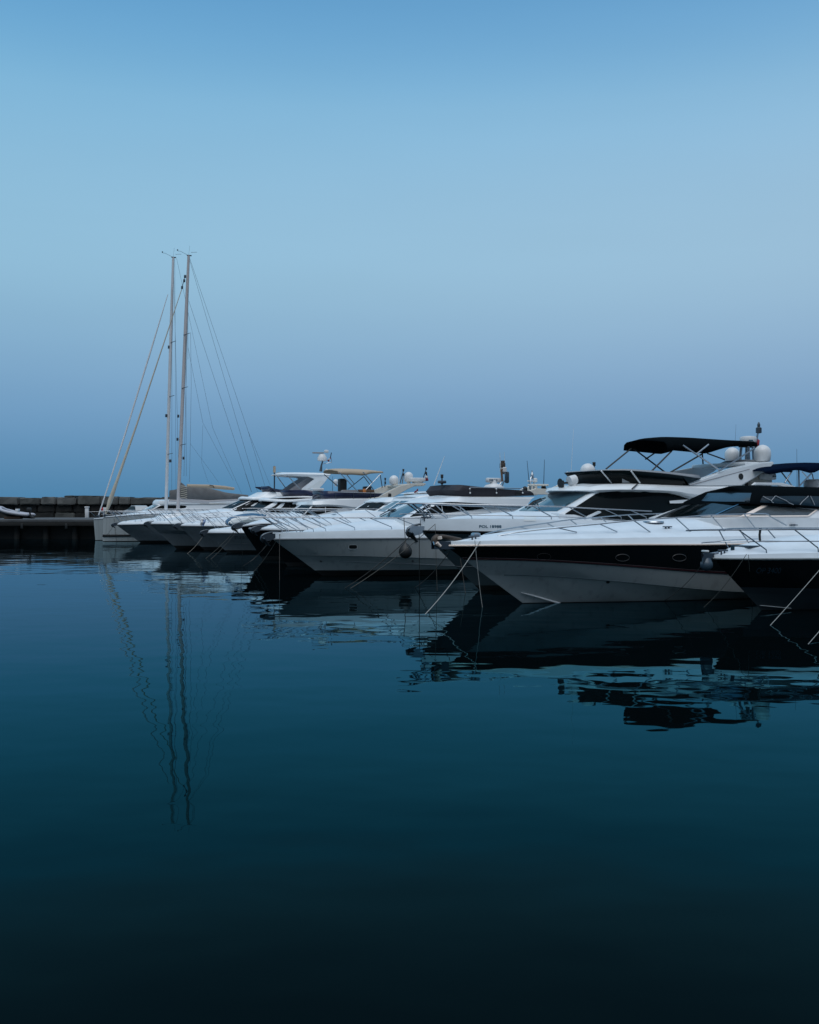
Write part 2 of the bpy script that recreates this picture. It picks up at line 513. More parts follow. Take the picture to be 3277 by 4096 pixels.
    def anchor(s, k=1.0, dx=0.0, dz=0.0, m='steel', dark='steel_dark', rm=None):
        t = s.tip + Vector((dx, 0, dz + .05))
        cheek = [(.30, .07), (-.22, .09), (-.34, .04), (-.33, -.05), (-.20, -.17), (-.02, -.13), (.12, -.05), (.30, -.04)]
        vs, fs = [], []
        for sg in (-1, 1):
            for dy in (.065, .085):
                vs += [t + Vector((a * k, sg * dy * k, c * k)) for a, c in cheek]
            b = len(vs) - 16
            fs += [tuple(range(b, b + 8)), tuple(range(b + 15, b + 7, -1))] + [(b + i, b + (i + 1) % 8, b + 8 + (i + 1) % 8, b + 8 + i) for i in range(8)]
        tube_geo([t + Vector((-.26 * k, -.07 * k, -.05 * k)), t + Vector((-.26 * k, .07 * k, -.05 * k))], .05 * k, 10, vs, fs)
        ro = mk('bow_roller', vs, fs, rm or dark, s.root, smooth=False, merge=False)
        a = [t + Vector((.45 * k, 0, .08 * k)), t + Vector((.05 * k, 0, .13 * k)), t + Vector((-.3 * k, 0, .05 * k)), t + Vector((-.38 * k, 0, -.10 * k)), t + Vector((-.30 * k, 0, -.20 * k))]
        an = tube('anchor', catmull(a, 4), .03 * k, dark, s.root, 6)
        vs, fs = [], []
        c = t + Vector((-.30 * k, 0, -.18 * k))
        pts = [c, c + Vector((-.02, -.2 * k, .10 * k)), c + Vector((.20 * k, -.05 * k, -.12 * k)), c + Vector((.25 * k, 0, -.15 * k)), c + Vector((.20 * k, .05 * k, -.12 * k)), c + Vector((-.02, .2 * k, .10 * k)),
               c + Vector((-.06 * k, 0, .14 * k))]
        mk('fluke', pts, [(0, 1, 2, 3), (0, 3, 4, 5), (0, 6, 1), (0, 5, 6)], dark, an, smooth=False, solid=.03 * k)
    def cleat(s, x, side=-1, k=1.0):
        y = side * max(s.bx(x) - .22, .1); z = s.deck_z(x, y)
        vs, fs = tube_geo([(x - .12 * k, y, z + .07 * k), (x + .12 * k, y, z + .07 * k)], .018 * k, 6)
        tube_geo([(x - .04 * k, y, z - .02), (x - .04 * k, y, z + .07 * k)], .016 * k, 6, vs, fs)
        tube_geo([(x + .04 * k, y, z - .02), (x + .04 * k, y, z + .07 * k)], .016 * k, 6, vs, fs)
        mk('cleat', vs, fs, 'steel_dark', s.root, merge=False)
        return Vector((x, y, z + .06))
    def dome(s, c, x, y, rad_px, v, hk=1.1, base=True, band=False):
        """radome: (x, y) is the centre of the ball in the frame, rad_px its radius there"""
        p = s.P(c, x, y, v); q = s.P(c, x + rad_px, y, v); r = (q - p).length
        r *= math.cos(s.yaw) if r else 1
        prof = [(r * .80, -hk * r), (r * .93, -hk * r * .8), (r * 1.0, -r * .3), (r * 1.0, 0)] + [(r * math.cos(a), r * math.sin(a)) for a in [math.radians(k) for k in (15, 30, 45, 60, 72, 82, 89)]]
        d = lathe('radome', prof, 'plastic_white', s.root, p, 28)
        if base: lathe('mount', [(r * .45, -hk * r - .14), (r * .4, -hk * r - .05), (r * .5, -hk * r + .01)], 'plastic_white', d, p, 14)
        return p, r
    def text(s, string, c, x0, x1, y, m, cap_px, bold=.012, aspect=None):
        a, n1 = s.hit(c, x0, y); b, n2 = s.hit(c, x1, y)
        if a is None or b is None: print('text missed', string); return
        u = (b - a).normalized(); n = (n1 + n2).normalized(); n = (n - u * n.dot(u)).normalized(); up = n.cross(u).normalized()
        if up.z < 0: up = -up
        cu = bpy.data.curves.new('registration_letters', 'FONT'); cu.body = string; cu.size = 1; cu.offset = bold; cu.resolution_u = 3
        tmp = bpy.data.objects.new('tmp', cu); COL.objects.link(tmp)
        dg = bpy.context.evaluated_depsgraph_get(); me = bpy.data.meshes.new_from_object(tmp.evaluated_get(dg))
        COL.objects.unlink(tmp); bpy.data.objects.remove(tmp)
        xs = [v.co.x for v in me.vertices]; ys = [v.co.y for v in me.vertices]
        w = (b - a).length; sx = w / (max(xs) - min(xs)); pt, _ = s.hit(c, x0, y - cap_px / 2); pb, _ = s.hit(c, x0, y + cap_px / 2)
        hgt = (pt - pb).length; sy = hgt / (max(ys) - min(ys)); mid = (max(ys) + min(ys)) / 2
        for v in me.vertices:
            q = a + u * ((v.co.x - min(xs)) * sx) + up * ((v.co.y - mid) * sy)
            hitp, hn, _, _ = s.bvh.ray_cast(q + n * .6, -n)
            v.co = (hitp + n * .008) if hitp is not None else q + n * .01
        o = link('registration_letters', me, m, s.root)
        return o
    def poles(s, name, lst, r, m, parent=None):
        for a, b in lst: tube(name, [a, b], r, m, parent or s.root, 6)
    def whip(s, c, x0, y0, x1, y1, v, r=.012, m='plastic_white'):
        tube('antenna', [s.P(c, x0, y0, v), s.P(c, x1, y1, v)], [r, r * .5], m, s.root, 5)
    def light_mast(s, c, xb, yb, xt, yt, v, k=1.0, m='steel_dark'):
        a, b = s.P(c, xb, yb, v), s.P(c, xt, yt, v)
        o = tube('light_mast', [a, b], .025 * k, m, s.root, 6)
        for dz in (0, -.22 * k):
            lathe('lamp', [(.03 * k, -.02), (.05 * k, .0), (.045 * k, .07 * k), (.06 * k, .08 * k), (.04 * k, .11 * k)], 'rubber', o, b + Vector((0, 0, dz)), 12)
        return o

def rope(label, pts, r=.014, m='rope_tan', sag=.0, group='mooring ropes from the bows into the water'):
    a, b = Vector(pts[0]), Vector(pts[-1])
    P = []
    if len(pts) == 2:
        for i in range(13):
            t = i / 12; P.append(a.lerp(b, t) - Vector((0, 0, sag * 4 * t * (1 - t))))
    else: P = catmull(pts, 6)
    if b.z < .05:                                     # carry on a little way under the water
        d = (P[-1] - P[-2]).normalized(); P.append(P[-1] + d * .8)
    base = P[0].copy()
    o = tube('mooring_rope', [p - base for p in P], r, m, None, 6)
    o.location = base
    return tag(o, label, 'rope', group)
# ================================================================= camera, sky, light
cam = bpy.data.cameras.new('Camera'); camo = bpy.data.objects.new('Camera', cam); COL.objects.link(camo)
camo.location = (0, 0, H); camo.rotation_euler = (math.radians(90), 0, 0)
cam.sensor_fit = 'VERTICAL'; cam.sensor_height = 36; cam.lens = 35; cam.clip_start = .1; cam.clip_end = 20000
S.camera = camo
S.view_settings.view_transform = 'Standard'; S.view_settings.look = 'None'
S.view_settings.exposure = 0; S.view_settings.gamma = 1

w = bpy.data.worlds.new('World'); S.world = w; w.use_nodes = True
nt = w.node_tree; N = nt.nodes; Lk = nt.links
bg = N['Background']
tc = N.new('ShaderNodeTexCoord'); sx = N.new('ShaderNodeSeparateXYZ'); Lk.new(tc.outputs['Generated'], sx.inputs[0])
def ramp(stops):
    r = N.new('ShaderNodeValToRGB'); cr = r.color_ramp; cr.interpolation = 'B_SPLINE'
    while len(cr.elements) > 1: cr.elements.remove(cr.elements[-1])
    first = True
    for p, c in stops:
        e = cr.elements[0] if first else cr.elements.new(p); first = False
        e.position = p; e.color = (*c, 1)
    return r
sn = lambda d: math.sin(math.radians(d))
front = ramp([(0, srgb(76, 131, 170)), (sn(2), srgb(87, 138, 177)), (sn(4.5), srgb(107, 150, 188)), (sn(7.5), srgb(129, 168, 202)),
              (sn(11), srgb(145, 184, 211)), (sn(14), srgb(151, 192, 217)), (sn(18), srgb(147, 191, 219)), (sn(22), srgb(132, 184, 217)), (sn(24.5), srgb(114, 171, 211)),
              (sn(27), srgb(102, 161, 205)), (sn(34), srgb(88, 148, 194)), (sn(50), srgb(150, 190, 222)), (1, srgb(205, 220, 234))])
back = ramp([(0, srgb(60, 85, 110)), (sn(10), srgb(80, 105, 130)), (sn(22), srgb(110, 132, 155)), (sn(40), srgb(190, 200, 212)), (sn(65), srgb(225, 230, 236)), (1, srgb(205, 220, 234))])
Lk.new(sx.outputs['Z'], front.inputs[0]); Lk.new(sx.outputs['Z'], back.inputs[0])
mr = N.new('ShaderNodeMapRange'); mr.interpolation_type = 'SMOOTHSTEP'
mr.inputs['From Min'].default_value = .35; mr.inputs['From Max'].default_value = -.75
Lk.new(sx.outputs['Y'], mr.inputs['Value'])
mx = N.new('ShaderNodeMix'); mx.data_type = 'RGBA'
Lk.new(mr.outputs[0], mx.inputs[0]); Lk.new(front.outputs[0], mx.inputs[6]); Lk.new(back.outputs[0], mx.inputs[7])
# a faint purple band low on the right, deeper blue on the left
az = N.new('ShaderNodeMapRange'); az.inputs['From Min'].default_value = -.35; az.inputs['From Max'].default_value = .35
az.inputs['To Min'].default_value = 0; az.inputs['To Max'].default_value = 1
Lk.new(sx.outputs['X'], az.inputs['Value'])
tint = N.new('ShaderNodeMix'); tint.data_type = 'RGBA'
tint.inputs[6].default_value = (.90, .955, .98, 1); tint.inputs[7].default_value = (1.05, .985, .99, 1)
Lk.new(az.outputs[0], tint.inputs[0])
mul = N.new('ShaderNodeMix'); mul.data_type = 'RGBA'; mul.blend_type = 'MULTIPLY'; mul.inputs[0].default_value = 1
Lk.new(mx.outputs[2], mul.inputs[6]); Lk.new(tint.outputs[2], mul.inputs[7])
sky = N.new('ShaderNodeTexSky'); sky.sky_type = 'NISHITA'; sky.sun_disc = False
SUN_EL, SUN_AZ = math.radians(64), math.radians(190)
sky.sun_elevation = math.radians(4); sky.sun_rotation = SUN_AZ; sky.altitude = 0; sky.dust_density = 1.5
ssc = N.new('ShaderNodeVectorMath'); ssc.operation = 'SCALE'; ssc.inputs['Scale'].default_value = .004
Lk.new(sky.outputs[0], ssc.inputs[0])
# thin uneven haze
hm = N.new('ShaderNodeMapping'); hm.inputs['Scale'].default_value = (1.2, 1.2, 7); hm.inputs['Rotation'].default_value = (0, math.radians(4), 0)
Lk.new(tc.outputs['Generated'], hm.inputs[0])
hn_ = N.new('ShaderNodeTexNoise'); hn_.inputs['Scale'].default_value = 1.6; hn_.inputs['Detail'].default_value = 4; Lk.new(hm.outputs[0], hn_.inputs['Vector'])
hr = N.new('ShaderNodeMapRange'); hr.inputs['From Min'].default_value = .3; hr.inputs['From Max'].default_value = .7; hr.inputs['To Min'].default_value = .98; hr.inputs['To Max'].default_value = 1.018
Lk.new(hn_.outputs['Fac'], hr.inputs['Value'])
hz_ = N.new('ShaderNodeVectorMath'); hz_.operation = 'SCALE'; Lk.new(mul.outputs[2], hz_.inputs[0]); Lk.new(hr.outputs[0], hz_.inputs['Scale'])
add = N.new('ShaderNodeVectorMath'); add.operation = 'ADD'
Lk.new(hz_.outputs[0], add.inputs[0]); Lk.new(ssc.outputs[0], add.inputs[1])
Lk.new(add.outputs[0], bg.inputs['Color']); bg.inputs['Strength'].default_value = 1.0

sun = bpy.data.lights.new('sun', 'SUN'); sun.energy = SUN_E; sun.angle = math.radians(50); sun.color = (.95, .97, 1.0)
so = bpy.data.objects.new('sun', sun); COL.objects.link(so)
sd = Vector((math.sin(SUN_AZ) * math.cos(SUN_EL), math.cos(SUN_AZ) * math.cos(SUN_EL), math.sin(SUN_EL)))
so.rotation_euler = (-sd).to_track_quat('-Z', 'Y').to_euler()

# ================================================================= water
def make_water():
    m = bpy.data.materials.new('sea_water'); m.use_nodes = True; nt = m.node_tree; n = nt.nodes; l = nt.links
    n.remove(n['Principled BSDF']); out = n['Material Output']
    tc = n.new('ShaderNodeTexCoord')
    def noise(sc, stretch, det, rough=.5, dist=0.0):
        mp = n.new('ShaderNodeMapping'); mp.inputs['Scale'].default_value = stretch
        mp.inputs['Rotation'].default_value = (0, 0, math.radians(12))
        l.new(tc.outputs['Object'], mp.inputs[0])
        t = n.new('ShaderNodeTexNoise'); t.inputs['Scale'].default_value = sc; t.inputs['Detail'].default_value = det
        t.inputs['Roughness'].default_value = rough; t.inputs['Distortion'].default_value = dist
        l.new(mp.outputs[0], t.inputs['Vector']); return t.outputs['Fac']
    def mad(v, k, a=None):
        q = n.new('ShaderNodeMath'); q.operation = 'MULTIPLY'; l.new(v, q.inputs[0])
        if isinstance(k, float): q.inputs[1].default_value = k
        else: l.new(k, q.inputs[1])
        if a is None: return q.outputs[0]
        s = n.new('ShaderNodeMath'); s.operation = 'ADD'; l.new(q.outputs[0], s.inputs[0]); l.new(a, s.inputs[1]); return s.outputs[0]
    mid = noise(1.0, (.85, 1.15, 1), 1.5, .4)
    big = noise(.22, (1, 1, 1), 1.0)
    fine = noise(3.2, (.5, 1.4, 1), 2.0)
    patch = noise(.045, (1, 1.6, 1), 1.0)
    pr = n.new('ShaderNodeMapRange'); pr.inputs['From Min'].default_value = .42; pr.inputs['From Max'].default_value = .62
    l.new(patch, pr.inputs['Value'])
    # ripples grow further out, where the breeze reaches past the boats
    sep = n.new('ShaderNodeSeparateXYZ'); l.new(tc.outputs['Object'], sep.inputs[0])
    far = n.new('ShaderNodeMapRange'); far.inputs['From Min'].default_value = 30; far.inputs['From Max'].default_value = 75
    far.inputs['To Min'].default_value = .12; far.inputs['To Max'].default_value = 1
    l.new(sep.outputs['Y'], far.inputs['Value'])
    fp = mad(pr.outputs[0], far.outputs[0])
    h = mad(mid, WAVE_MID, mad(big, WAVE_BIG, mad(fine, mad(fp, WAVE_FINE))))
    bp = n.new('ShaderNodeBump'); bp.inputs['Strength'].default_value = 1; bp.inputs['Distance'].default_value = 1.0
    l.new(h, bp.inputs['Height'])
    fr = n.new('ShaderNodeFresnel'); fr.inputs['IOR'].default_value = WATER_IOR; l.new(bp.outputs[0], fr.inputs['Normal'])
    gl = n.new('ShaderNodeBsdfGlossy')
    cr = n.new('ShaderNodeValToRGB'); e = cr.color_ramp.elements
    stops = [(.015, (.40, .75, .68)), (.05, (.11, .80, 1.0)), (.11, (.12, .76, 1.0)), (.2, (.20, .78, 1.0)), (.35, (.44, .80, .95)), (.6, (.66, .87, .95))]
    while len(e) < len(stops): e.new(.5)
    for q, (p_, c_) in zip(e, stops): q.position = p_; q.color = (*c_, 1)
    l.new(fr.outputs[0], cr.inputs[0]); l.new(cr.outputs[0], gl.inputs['Color']); gl.inputs['Roughness'].default_value = .012
    l.new(bp.outputs[0], gl.inputs['Normal'])
    df = n.new('ShaderNodeBsdfDiffuse'); df.inputs['Color'].default_value = (.0012, .0028, .0034, 1)
    ms = n.new('ShaderNodeMixShader'); l.new(fr.outputs[0], ms.inputs[0]); l.new(df.outputs[0], ms.inputs[1]); l.new(gl.outputs[0], ms.inputs[2])
    l.new(ms.outputs[0], out.inputs['Surface']); MATS['sea_water'] = m
    xs = [-9000, -300, -60, 60, 300, 9000]; ys = [-300, -20, 30, 90, 300, 12000]
    vs = [(x, y, 0) for y in ys for x in xs]
    fs = [(j * 6 + i, j * 6 + i + 1, (j + 1) * 6 + i + 1, (j + 1) * 6 + i) for j in range(5) for i in range(5)]
    o = mk('water', vs, fs, 'sea_water', None, smooth=False); o['kind'] = 'structure'
    vs, fs = box_geo((0, 5850, -9), (18000, 12300, 1))
    o = mk('seabed', vs, fs, mat('seabed_mud', (.01, .012, .01), .9), None, smooth=False); o['kind'] = 'structure'
make_water()

# ================================================================= breakwater, pier and what stands on it
def concrete(name, col, sc, streak=.35):
    m = mat(name, col, .9, bump=.06, bscale=1.6, var=streak, vscale=sc); return m
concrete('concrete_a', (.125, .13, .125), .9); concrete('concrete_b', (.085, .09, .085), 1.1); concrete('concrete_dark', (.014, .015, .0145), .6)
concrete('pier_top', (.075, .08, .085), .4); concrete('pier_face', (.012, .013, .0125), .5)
WY = 128.0
bw = thing('breakwater_wall', 'long rough concrete block breakwater behind the pier', 'wall', (at_depth('R5', 800, 450, WY).x, WY, 0))
def block(x0, x1, y0, y1, Yd, m, k):
    a = at_depth('P', x0, y1, Yd); b = at_depth('P', x1, y0, Yd)
    rnd = random.Random(k)
    c = (a + b) / 2; s = (b.x - a.x - .05, 3.0, b.z - a.z)
    vs, fs = box_geo((0, 0, 0), s)
    me = bpy.data.meshes.new('concrete_block'); me.from_pydata([tuple(v) for v in vs], [], fs)
    bm = bmesh.new(); bm.from_mesh(me); bmesh.ops.recalc_face_normals(bm, faces=bm.faces)
    bmesh.ops.bevel(bm, geom=list(bm.edges), offset=.12, segments=2, affect='EDGES')
    bmesh.ops.subdivide_edges(bm, edges=[e for e in bm.edges if e.calc_length() > 1.2], cuts=3, use_grid_fill=True)
    for v in bm.verts: v.co += Vector((rnd.uniform(-.04, .04), rnd.uniform(-.06, .06), rnd.uniform(-.04, .04)))
    bm.to_mesh(me); bm.free()
    o = link('concrete_block', me, m, bw)
    o.location = (c.x - bw.location.x, c.y - WY + 1.5, c.z); return o
tops = [(-320, -175, 1987), (-175, -60, 1990), (-60, 73, 1988), (76, 161, 1991), (162, 224, 1988), (225, 303, 1989), (309, 402, 1983), (403, 472, 1986), (474, 520, 1988),
        (521, 640, 1990), (642, 760, 1988), (762, 880, 1990), (882, 1010, 1989), (1012, 1150, 1990)]
for k, (a, b, t) in enumerate(tops): block(a, b, t, 2019, WY, ['concrete_a', 'concrete_b'][(k * 7) % 3 == 0], k)
block(253, 300, 1982, 1989.5, WY + 1.5, 'concrete_b', 77)
x = -330; k = 0
rl = random.Random(5)
while x < 1150:
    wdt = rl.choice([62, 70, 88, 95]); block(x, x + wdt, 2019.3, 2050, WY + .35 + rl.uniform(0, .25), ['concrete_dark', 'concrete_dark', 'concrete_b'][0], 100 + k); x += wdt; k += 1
x = -345
while x < 1150:
    wdt = rl.choice([60, 64, 90, 80]); block(x, x + wdt, 2050.3, 2075, WY + .1 + rl.uniform(0, .25), 'concrete_b' if 195 < x + wdt / 2 < 270 else 'concrete_dark', 200 + k); x += wdt; k += 1
vs, fs = box_geo((at_depth('P', 400, 2060, WY + 5).x, WY + 5.4, 1.0), (52, 4, 5.0))
b0 = mk('core', [Vector(v) - Vector((bw.location.x, WY, 0)) for v in vs], fs, 'concrete_dark', bw, smooth=False)

PY = 92.0
pz = at_depth('P', 0, 2078, PY).z
pl, pr_ = at_depth('P', -360, 2078, PY).x, at_depth('P', 1200, 2078, PY).x
pier = thing('pier', 'low concrete pier with a dark underside in front of the breakwater', 'pier', (pl, PY, 0))
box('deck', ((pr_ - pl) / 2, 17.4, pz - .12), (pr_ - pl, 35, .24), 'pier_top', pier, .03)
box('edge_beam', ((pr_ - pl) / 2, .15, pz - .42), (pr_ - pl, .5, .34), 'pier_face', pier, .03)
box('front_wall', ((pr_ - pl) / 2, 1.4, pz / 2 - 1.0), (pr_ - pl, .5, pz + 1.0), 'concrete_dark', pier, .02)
for k in range(14):
    lathe('pile', [(.28, -1.5), (.28, pz - .3)], 'concrete_dark', pier, (1.5 + k * 2.7, .8, 0), 12)
for k in range(9):
    box('fender_strip', (2.2 + k * 4.1, -.12, pz - .6), (.22, .12, .5), 'rubber', pier, .02)

def on_pier(c, x, y): return on_water(c, x, y, pz)
# service pedestals
p = Vector((at_depth('R5', 1432, 416, 120).x, 120, pz)); sc = p.y / F
ped = thing('service_pedestal', 'white service pedestal standing on the pier near the left sailboat bow', 'pedestal', p)
ph = 45 * sc
box('post', (0, 0, ph * .42), (13.5 * sc, .3, ph * .84), 'plastic_white', ped, .02)
box('cap', (0, 0, ph * .94), (16.5 * sc, .36, ph * .13), 'plastic_white', ped, .02)
box('dark_band', (0, 0, ph * .855), (12 * sc, .28, ph * .06), 'plastic_grey', ped, .005)
# red box
Yd = 112.0; a = at_depth('S1', 375, 325, Yd); b = at_depth('S1', 440, 278, Yd)
rb = thing('life_ring_box', 'bright red box standing on the pier between the two forestays', 'box', ((a.x + b.x) / 2, Yd, pz))
hz = b.z - pz
box('cabinet', (0, 0, hz - (b.z - a.z) * .5), (b.x - a.x, .5, b.z - a.z), 'red_box', rb, .04)
box('stand', (0, 0, (a.z - pz) * .5), (.25, .25, a.z - pz), 'plastic_grey', rb, .01)
box('white_mark', ((b.x - a.x) * .22, -.26, hz - (b.z - a.z) * .45), (.35, .03, .4), 'plastic_white', rb, .005)

# inflatable tender on the pier
def tender():
    Yd = 97.0
    q = lambda x, y: at_depth('R5', x, y, Yd)
    base = Vector((q(200, 440).x, Yd, pz))
    t = thing('inflatable_dinghy', 'pale grey inflatable dinghy with black outboard parked on the pier', 'dinghy', base)
    cl = [(-130, 300, .0), (-60, 285, .2), (0, 325, .55), (60, 345, .8), (150, 368, .85), (250, 385, .85), (350, 398, .85), (470, 408, .85)]
    for sg in (1, -1):
        pts = [q(x, y) - base + Vector((0, .85 - sg * v, 0)) for x, y, v in cl]
        tb_ = tube('side_tube', catmull(pts, 4), [.10 + .06 * min(1, i / 6) for i in range(28)] + [.08], 'tender_grey', t, 12)
        pts2 = [p + Vector((0, -sg * .25, -.02)) for p in pts[2:]]
        tube('rub_strake', catmull(pts2, 4), .035, 'plastic_grey', tb_, 5)
    hp = [q(x, y) - base + Vector((0, .85, 0)) for x, y in ((-90, 330), (0, 385), (100, 415), (300, 440), (470, 450))]
    vs, fs = [], []
    for i, p_ in enumerate(catmull(hp, 3)):
        wd = .15 + .55 * min(1, i / 5)
        vs += [p_ + Vector((0, -wd, .22)), p_ + Vector((0, 0, -.1)), p_ + Vector((0, wd, .22))]
    n_ = len(vs) // 3
    for i in range(n_ - 1):
        for j in (0, 1): fs.append((i * 3 + j, i * 3 + j + 1, i * 3 + j + 4, i * 3 + j + 3))
    mk('bottom', vs, fs, 'rubber', t, solid=.04)
    c = q(235, 345) - base + Vector((0, .85, 0))
    co = box('console', c, (.3, .5, .42), 'plastic_white', t, .05)
    tube('wheel', [c + Vector((-.2, 0, .24)), c + Vector((-.16, 0, .3))], .05, 'rubber', co, 8)
    m0 = q(425, 325) - base + Vector((0, .85, 0))
    ob = box('outboard', m0, (.42, .36, .42), 'rubber', t, .09)
    tube('shaft', [m0, q(455, 440) - base + Vector((0, .85, 0))], [.10, .07], 'rubber', ob, 8)
    m2 = q(515, 465) - base + Vector((0, .85, 0)); box('gearcase', m2 + Vector((-.12, 0, .05)), (.3, .08, .16), 'rubber', ob, .03)
    tube('shaft', [q(455, 430) - base + Vector((0, .85, 0)), m2], [.06, .05], 'rubber', ob, 8)
    box('cradle', (-.2, .85, .12), (1.6, .7, .26), 'wood', t, .03)
    vs, fs = [], []
    for k in range(2):
        lathe_geo([(.02, -.06), (.2, -.06), (.2, .06), (.02, .06)], 14, (0, 0, 0), vs, fs)
    return t
tender()

# parked car on the pier, roof and glass showing over the boats
def car():
    Yd = 106.0
    a = at_depth('S1', 690, 320, Yd); b = at_depth('S1', 900, 248, Yd)
    base = Vector(((a.x + b.x) / 2 + .5, Yd, pz)); W_ = b.x - a.x
    t = thing('parked_car', 'silver car parked on the pier behind the bow rails', 'car', base)
    L_, hgt = 3.7, b.z - pz
    half = [(-.50, .28), (-.50, .52), (-.46, .60), (-.22, .68), (-.02, .96), (.02, 1.0), (.22, 1.0), (.30, .93), (.42, .66), (.49, .62), (.50, .30)]
    vs = []
    for sg, wd in ((-1, .82), (1, .82)):
        for x_, z_ in half:
            k = .82 if z_ < .7 else .66
            vs.append(Vector((x_ * L_, sg * k, z_ * hgt)))
    n_ = len(half); fs = [list(range(n_)), list(range(2 * n_ - 1, n_ - 1, -1))] + [(i, (i + 1) % n_, n_ + (i + 1) % n_, n_ + i) for i in range(n_)]
    mk('body', vs, [tuple(f) for f in fs], 'car_paint', t, angle=25)
    for sg in (-1, 1):
        o_ = .70
        g = [(-.185, .70), (-.02, .92), (.20, .95), (.30, .88), (.375, .70)]
        vs = [Vector((x_ * L_, sg * (.82 - .16 * smooth01((z_ - .66) / .34) + .0 if False else (.80 if z_ < .75 else .69)), z_ * hgt)) for x_, z_ in g]
        mk('side_window', [v + Vector((0, sg * .03, 0)) for v in vs], [tuple(range(5))], 'glass_dark', t, smooth=False, solid=.01)
    for x_ in (-.31, .31):
        for sg in (-1, 1):
            vs, fs = tube_geo([(x_ * L_, sg * .62, .30), (x_ * L_, sg * .83, .30)], .30, 20)
            wh = mk('wheel', vs, fs, 'rubber', t, merge=False)
            vs, fs = tube_geo([(x_ * L_, sg * .8, .30), (x_ * L_, sg * .845, .30)], .18, 12)
            mk('rim', vs, fs, 'steel', wh, merge=False)
    t.rotation_euler = (0, 0, math.radians(-52))
    return t
car()

# ================================================================= the boats, far to near
# ---- sailing yachts
def sailboat(name, label, stem, L, B, bowtip, sheer, mast, forestay, spread, rigging, boom, white, hullm, stripes, stempix=None):
    b = Boat(name, label, 'sailboat', stem)
    b.hull(L, B, bowtip, sheer, [(1, 1, 1, 1), (.22, .2, .93, 1.1), (.02, .02, .88, 1.2), (-.6, -.6, .3, 1.3), (-1, -1, 0, 1.4)],
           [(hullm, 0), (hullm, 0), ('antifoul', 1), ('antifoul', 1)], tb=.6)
    if stripes:
        for z0, r in stripes:
            pts = []
            for i in range(30):
                t = i / 29; q0, q1 = b.rows[0][int(t * 33)], b.rows[1][int(t * 33)]
                k = (q0.z - z0) / max(q0.z - q1.z, 1e-3); k = max(0, min(1.0, k)); pts.append(q0.lerp(q1, k) + Vector((0, -.012, 0)))
            tube('boot_stripe', pts, r, 'hull_black', b.root, 6)
    b.rub(.03, 'plastic_grey', 'toe_rail')
    b.deck([('P', px(*bowtip)[0] + 60, px(*bowtip)[1] - 6), ('P', px(*bowtip)[0] + 170, px(*bowtip)[1] - 14), ('P', px(*bowtip)[0] + 330, px(*bowtip)[1] - 22)], shoulder=.55)
    c, xb, yb, xt, yt, rw = mast
    base, top = b.P(c, xb, yb, 0), b.P(c, xt, yt, 0)
    d = (top - base).normalized(); foot = base - d * ((base.z - b.deck_z(base.x, 0)) / d.z)
    mm = 'alu_mast_white' if white else 'alu_mast'
    mo = tube('mast', [foot, foot.lerp(top, .75), top], [rw, rw, rw * .72], mm, b.root, 12)
    # masthead gear
    box('masthead_plate', top + Vector((.05, 0, .03)), (.42, .12, .08), 'steel_dark', mo, .01)
    tube('masthead_arm', [top + Vector((-.1, 0, .06)), top + Vector((-.75, 0, .32)), top + Vector((-.95, 0, .30))], .014, 'wire', mo, 5)
    lathe('wind_cup', [(.02, -.06), (.06, -.03), (.06, .05), (.02, .07)], 'steel_dark', mo, top + Vector((-.98, 0, .38)), 8)
    tube('wind_vane', [top + Vector((.2, 0, .32)), top + Vector((.75, 0, .40))], .016, 'wire', mo, 5)
    tube('antenna', [top, top + Vector((.1, 0, .9))], .008, 'wire', mo, 5)
    for (cx_, yy) in spread:
        pb = b.P(c, cx_, yy, 0)
        for sg in (-1, 1):
            tube('spreader', [pb, pb + Vector((.30, sg * .95, .06))], [.035, .022], 'steel_dark', mo, 6)
    for (q0, q1, v0, v1, r) in rigging:
        tube('rigging_wire', [b.P(*q0, v0), b.P(*q1, v1)], r, 'wire', mo, 4)
    fs_ = [b.P(*q, 0) for q in forestay]
    k = len(fs_)
    sail = tube('furled_jib', fs_, ([.055] + [.075] * (k - 2) + [.03]) if white else [.05, .20, .13, .075, .03], 'sail_cream' if not white else 'alu_mast_white', mo, 8)
    lathe('furler_drum', [(.12, -.1), (.14, 0), (.12, .1)], 'steel_dark', sail, fs_[0] + Vector((0, 0, .05)), 12)
    return b, mo, foot, top

